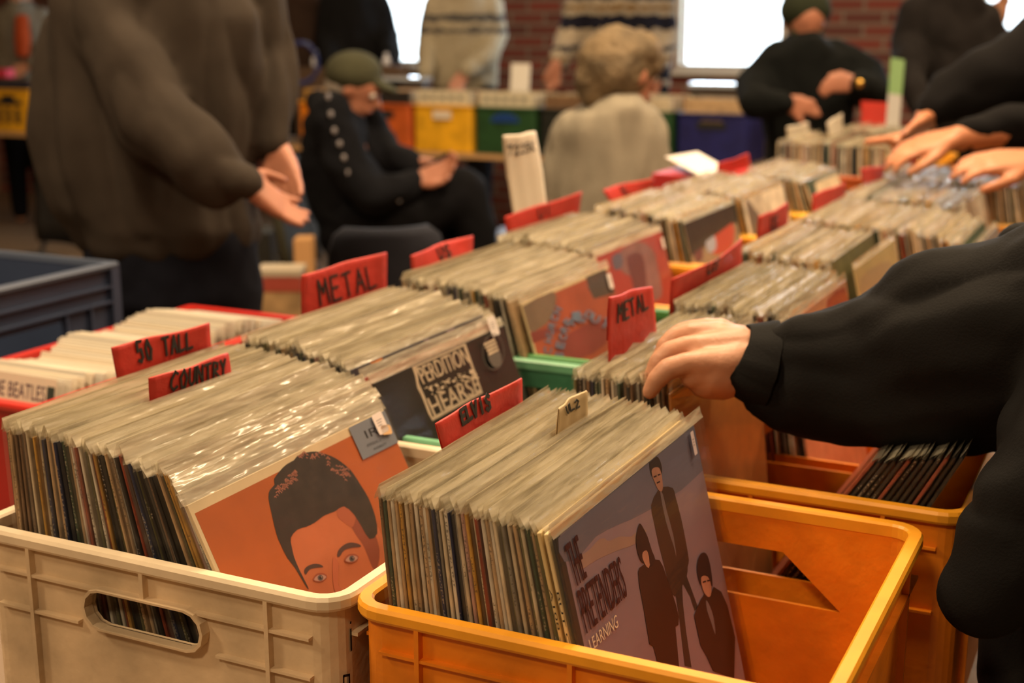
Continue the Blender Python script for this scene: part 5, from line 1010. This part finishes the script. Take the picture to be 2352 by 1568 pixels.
# ---------------------------------------------------------------- blue storage crate at left
def tub(x0, x1, y0, y1, z0, z1, m, mr, label, ribs=True):
    c = MB(); t = .005
    def side_hole(ya, yb, hole):
        tmp = MB(); panel_hole(tmp, ya, yb, 0, z1-z0-.004, hole, 0, t); c_v = [(x1-y-x0*0, x, z) for x, y, z in tmp.v]; i = len(c.v); c.v.extend((x1-(x0+x1)/2-y, x-(y0+y1)/2, z) for x, y, z in tmp.v); c.f.extend(tuple(i+k for k in f) for f in tmp.f); c.m.extend(tmp.m)
    a, b, H = (x1-x0)/2, (y1-y0)/2, z1-z0
    if ribs: side_hole(y0, y1, [(y1-.36, H-.175), (y1-.125, H-.175), (y1-.125, H-.085), (y1-.36, H-.085)])
    else: c.box(a-t, a, -b, b, 0, H-.004)
    c.box(-a, -a+t, -b, b, 0, H-.004); c.box(-a+t, a-t, -b, -b+t, 0, H-.004); c.box(-a+t, a-t, b-t, b, 0, H-.004); c.box(-a+t, a-t, -b+t, b-t, 0, .006)
    if ribs:
        for zz in (H-.040, H-.068): c.box(a, a+.010, -b, b, zz-.004, zz); c.box(-a, a, b, b+.010, zz-.004, zz)
        c.box(a-.004, a+.008, b-.37, b-.12, H-.182, H-.172)
        for y in (b-.12, b-.06, b-.37): c.box(a, a+.008, y-.004, y, .0, H-.068)
        c.box(a-.01, a+.011, b-.01, b+.011, 0, H-.004)
    o = c.build('storage_crate', m); o.location = ((x0+x1)/2, (y0+y1)/2, z0); tag(o, label, 'crate')
    R = [rrect(a+f, b+f, .008, H+g, 3) for f, g in ((-.006, -.010), (.011, -.010), (.013, -.004), (.011, 0), (-.005, 0))]
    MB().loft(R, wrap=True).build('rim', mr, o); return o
tub(-2.08, -1.695, 1.24, 1.84, TZ, 1.0, mat('slate_blue_plastic', (.038, .055, .105), .45, var=.1), mat('slate_blue_rim', (.085, .11, .17), .4), 'slate blue storage crate at the left edge')
for i, (x, y, ci) in enumerate(((-1.80, 1.36, 1), (-1.80, 1.40, 4), (-1.79, 1.43, 8), (-1.79, 1.46, 0), (-1.79, 1.49, 3))):
    o = record(x, y-.02, TZ+.010, math.radians(14), math.pi/2, ci, '%s record leaning in the slate blue crate' % SP[ci][0], 'records in the slate blue crate', bag=False, me=cover_mesh(.004, .16, .255))
# ---------------------------------------------------------------- red crate of seven inch singles
X0, X1, Y0, Y1, ZR = -1.548, -1.318, 1.275, 1.878, .925
tub(X0, X1, Y0, Y1, TZ, ZR, mat('red_plastic', (.34, .010, .008), .4, var=.1), mat('red_rim', (.50, .022, .014), .35), 'red crate of seven inch singles behind the cream crate', ribs=False)
M_paper = [mat('paper_sleeve_%d' % i, c, .65, var=.05) for i, c in enumerate(((.66, .61, .50), (.58, .54, .46), (.70, .62, .48), (.50, .44, .36)))]
SI = cover_mesh(.0016, .186, .184, 'single'); SI.materials[0] = M_paper[0]
NS = 60
for i in range(NS):
    u = i/(NS-1); y = Y0+.048+u*(Y1-Y0-.105); t = math.radians(13+7*math.sin(u*7)+random.uniform(-2, 2)); dz = .012+.008*math.sin(u*16+1)
    o = bpy.data.objects.new('single_record', SI); COL.objects.link(o); o.location = ((X0+X1)/2+random.uniform(-.004, .004)+.003*math.sin(i), y-.025, TZ+.008+dz); o.rotation_euler = (0, -t, -math.pi/2+random.uniform(-.02, .02))
    o.material_slots[0].link = 'OBJECT'; o.material_slots[0].material = M_paper[random.choices(range(4), [5, 3, 3, 1])[0]]
    tag(o, 'white paper sleeved single, %s from the front of the red crate' % nth(i), 'single record', 'singles in the red crate')
    if i == 0:
        V, F = text_polys('THE BEATLES'); mb = MB(); w = max(v[0] for v in V); mb.v = [(.0013, -.036+.110*v[0]/w, .150+.022*v[1]/.72) for v in V]; mb.f = F; mb.m = [0]*len(F)
        mb.build('title_print', inkm('violet_ink', (.06, .03, .07)), o, fix=False)
        MB().face([(.0013, .077, .150), (.0013, .091, .150), (.0013, .091, .172), (.0013, .077, .172)]).build('logo_patch', inkm('dark_green_ink', (.03, .05, .04)), o, fix=False); o['label'] = 'front single of the red crate printed THE BEATLES in dark capitals'
    elif i < 5: o.location.z -= .006
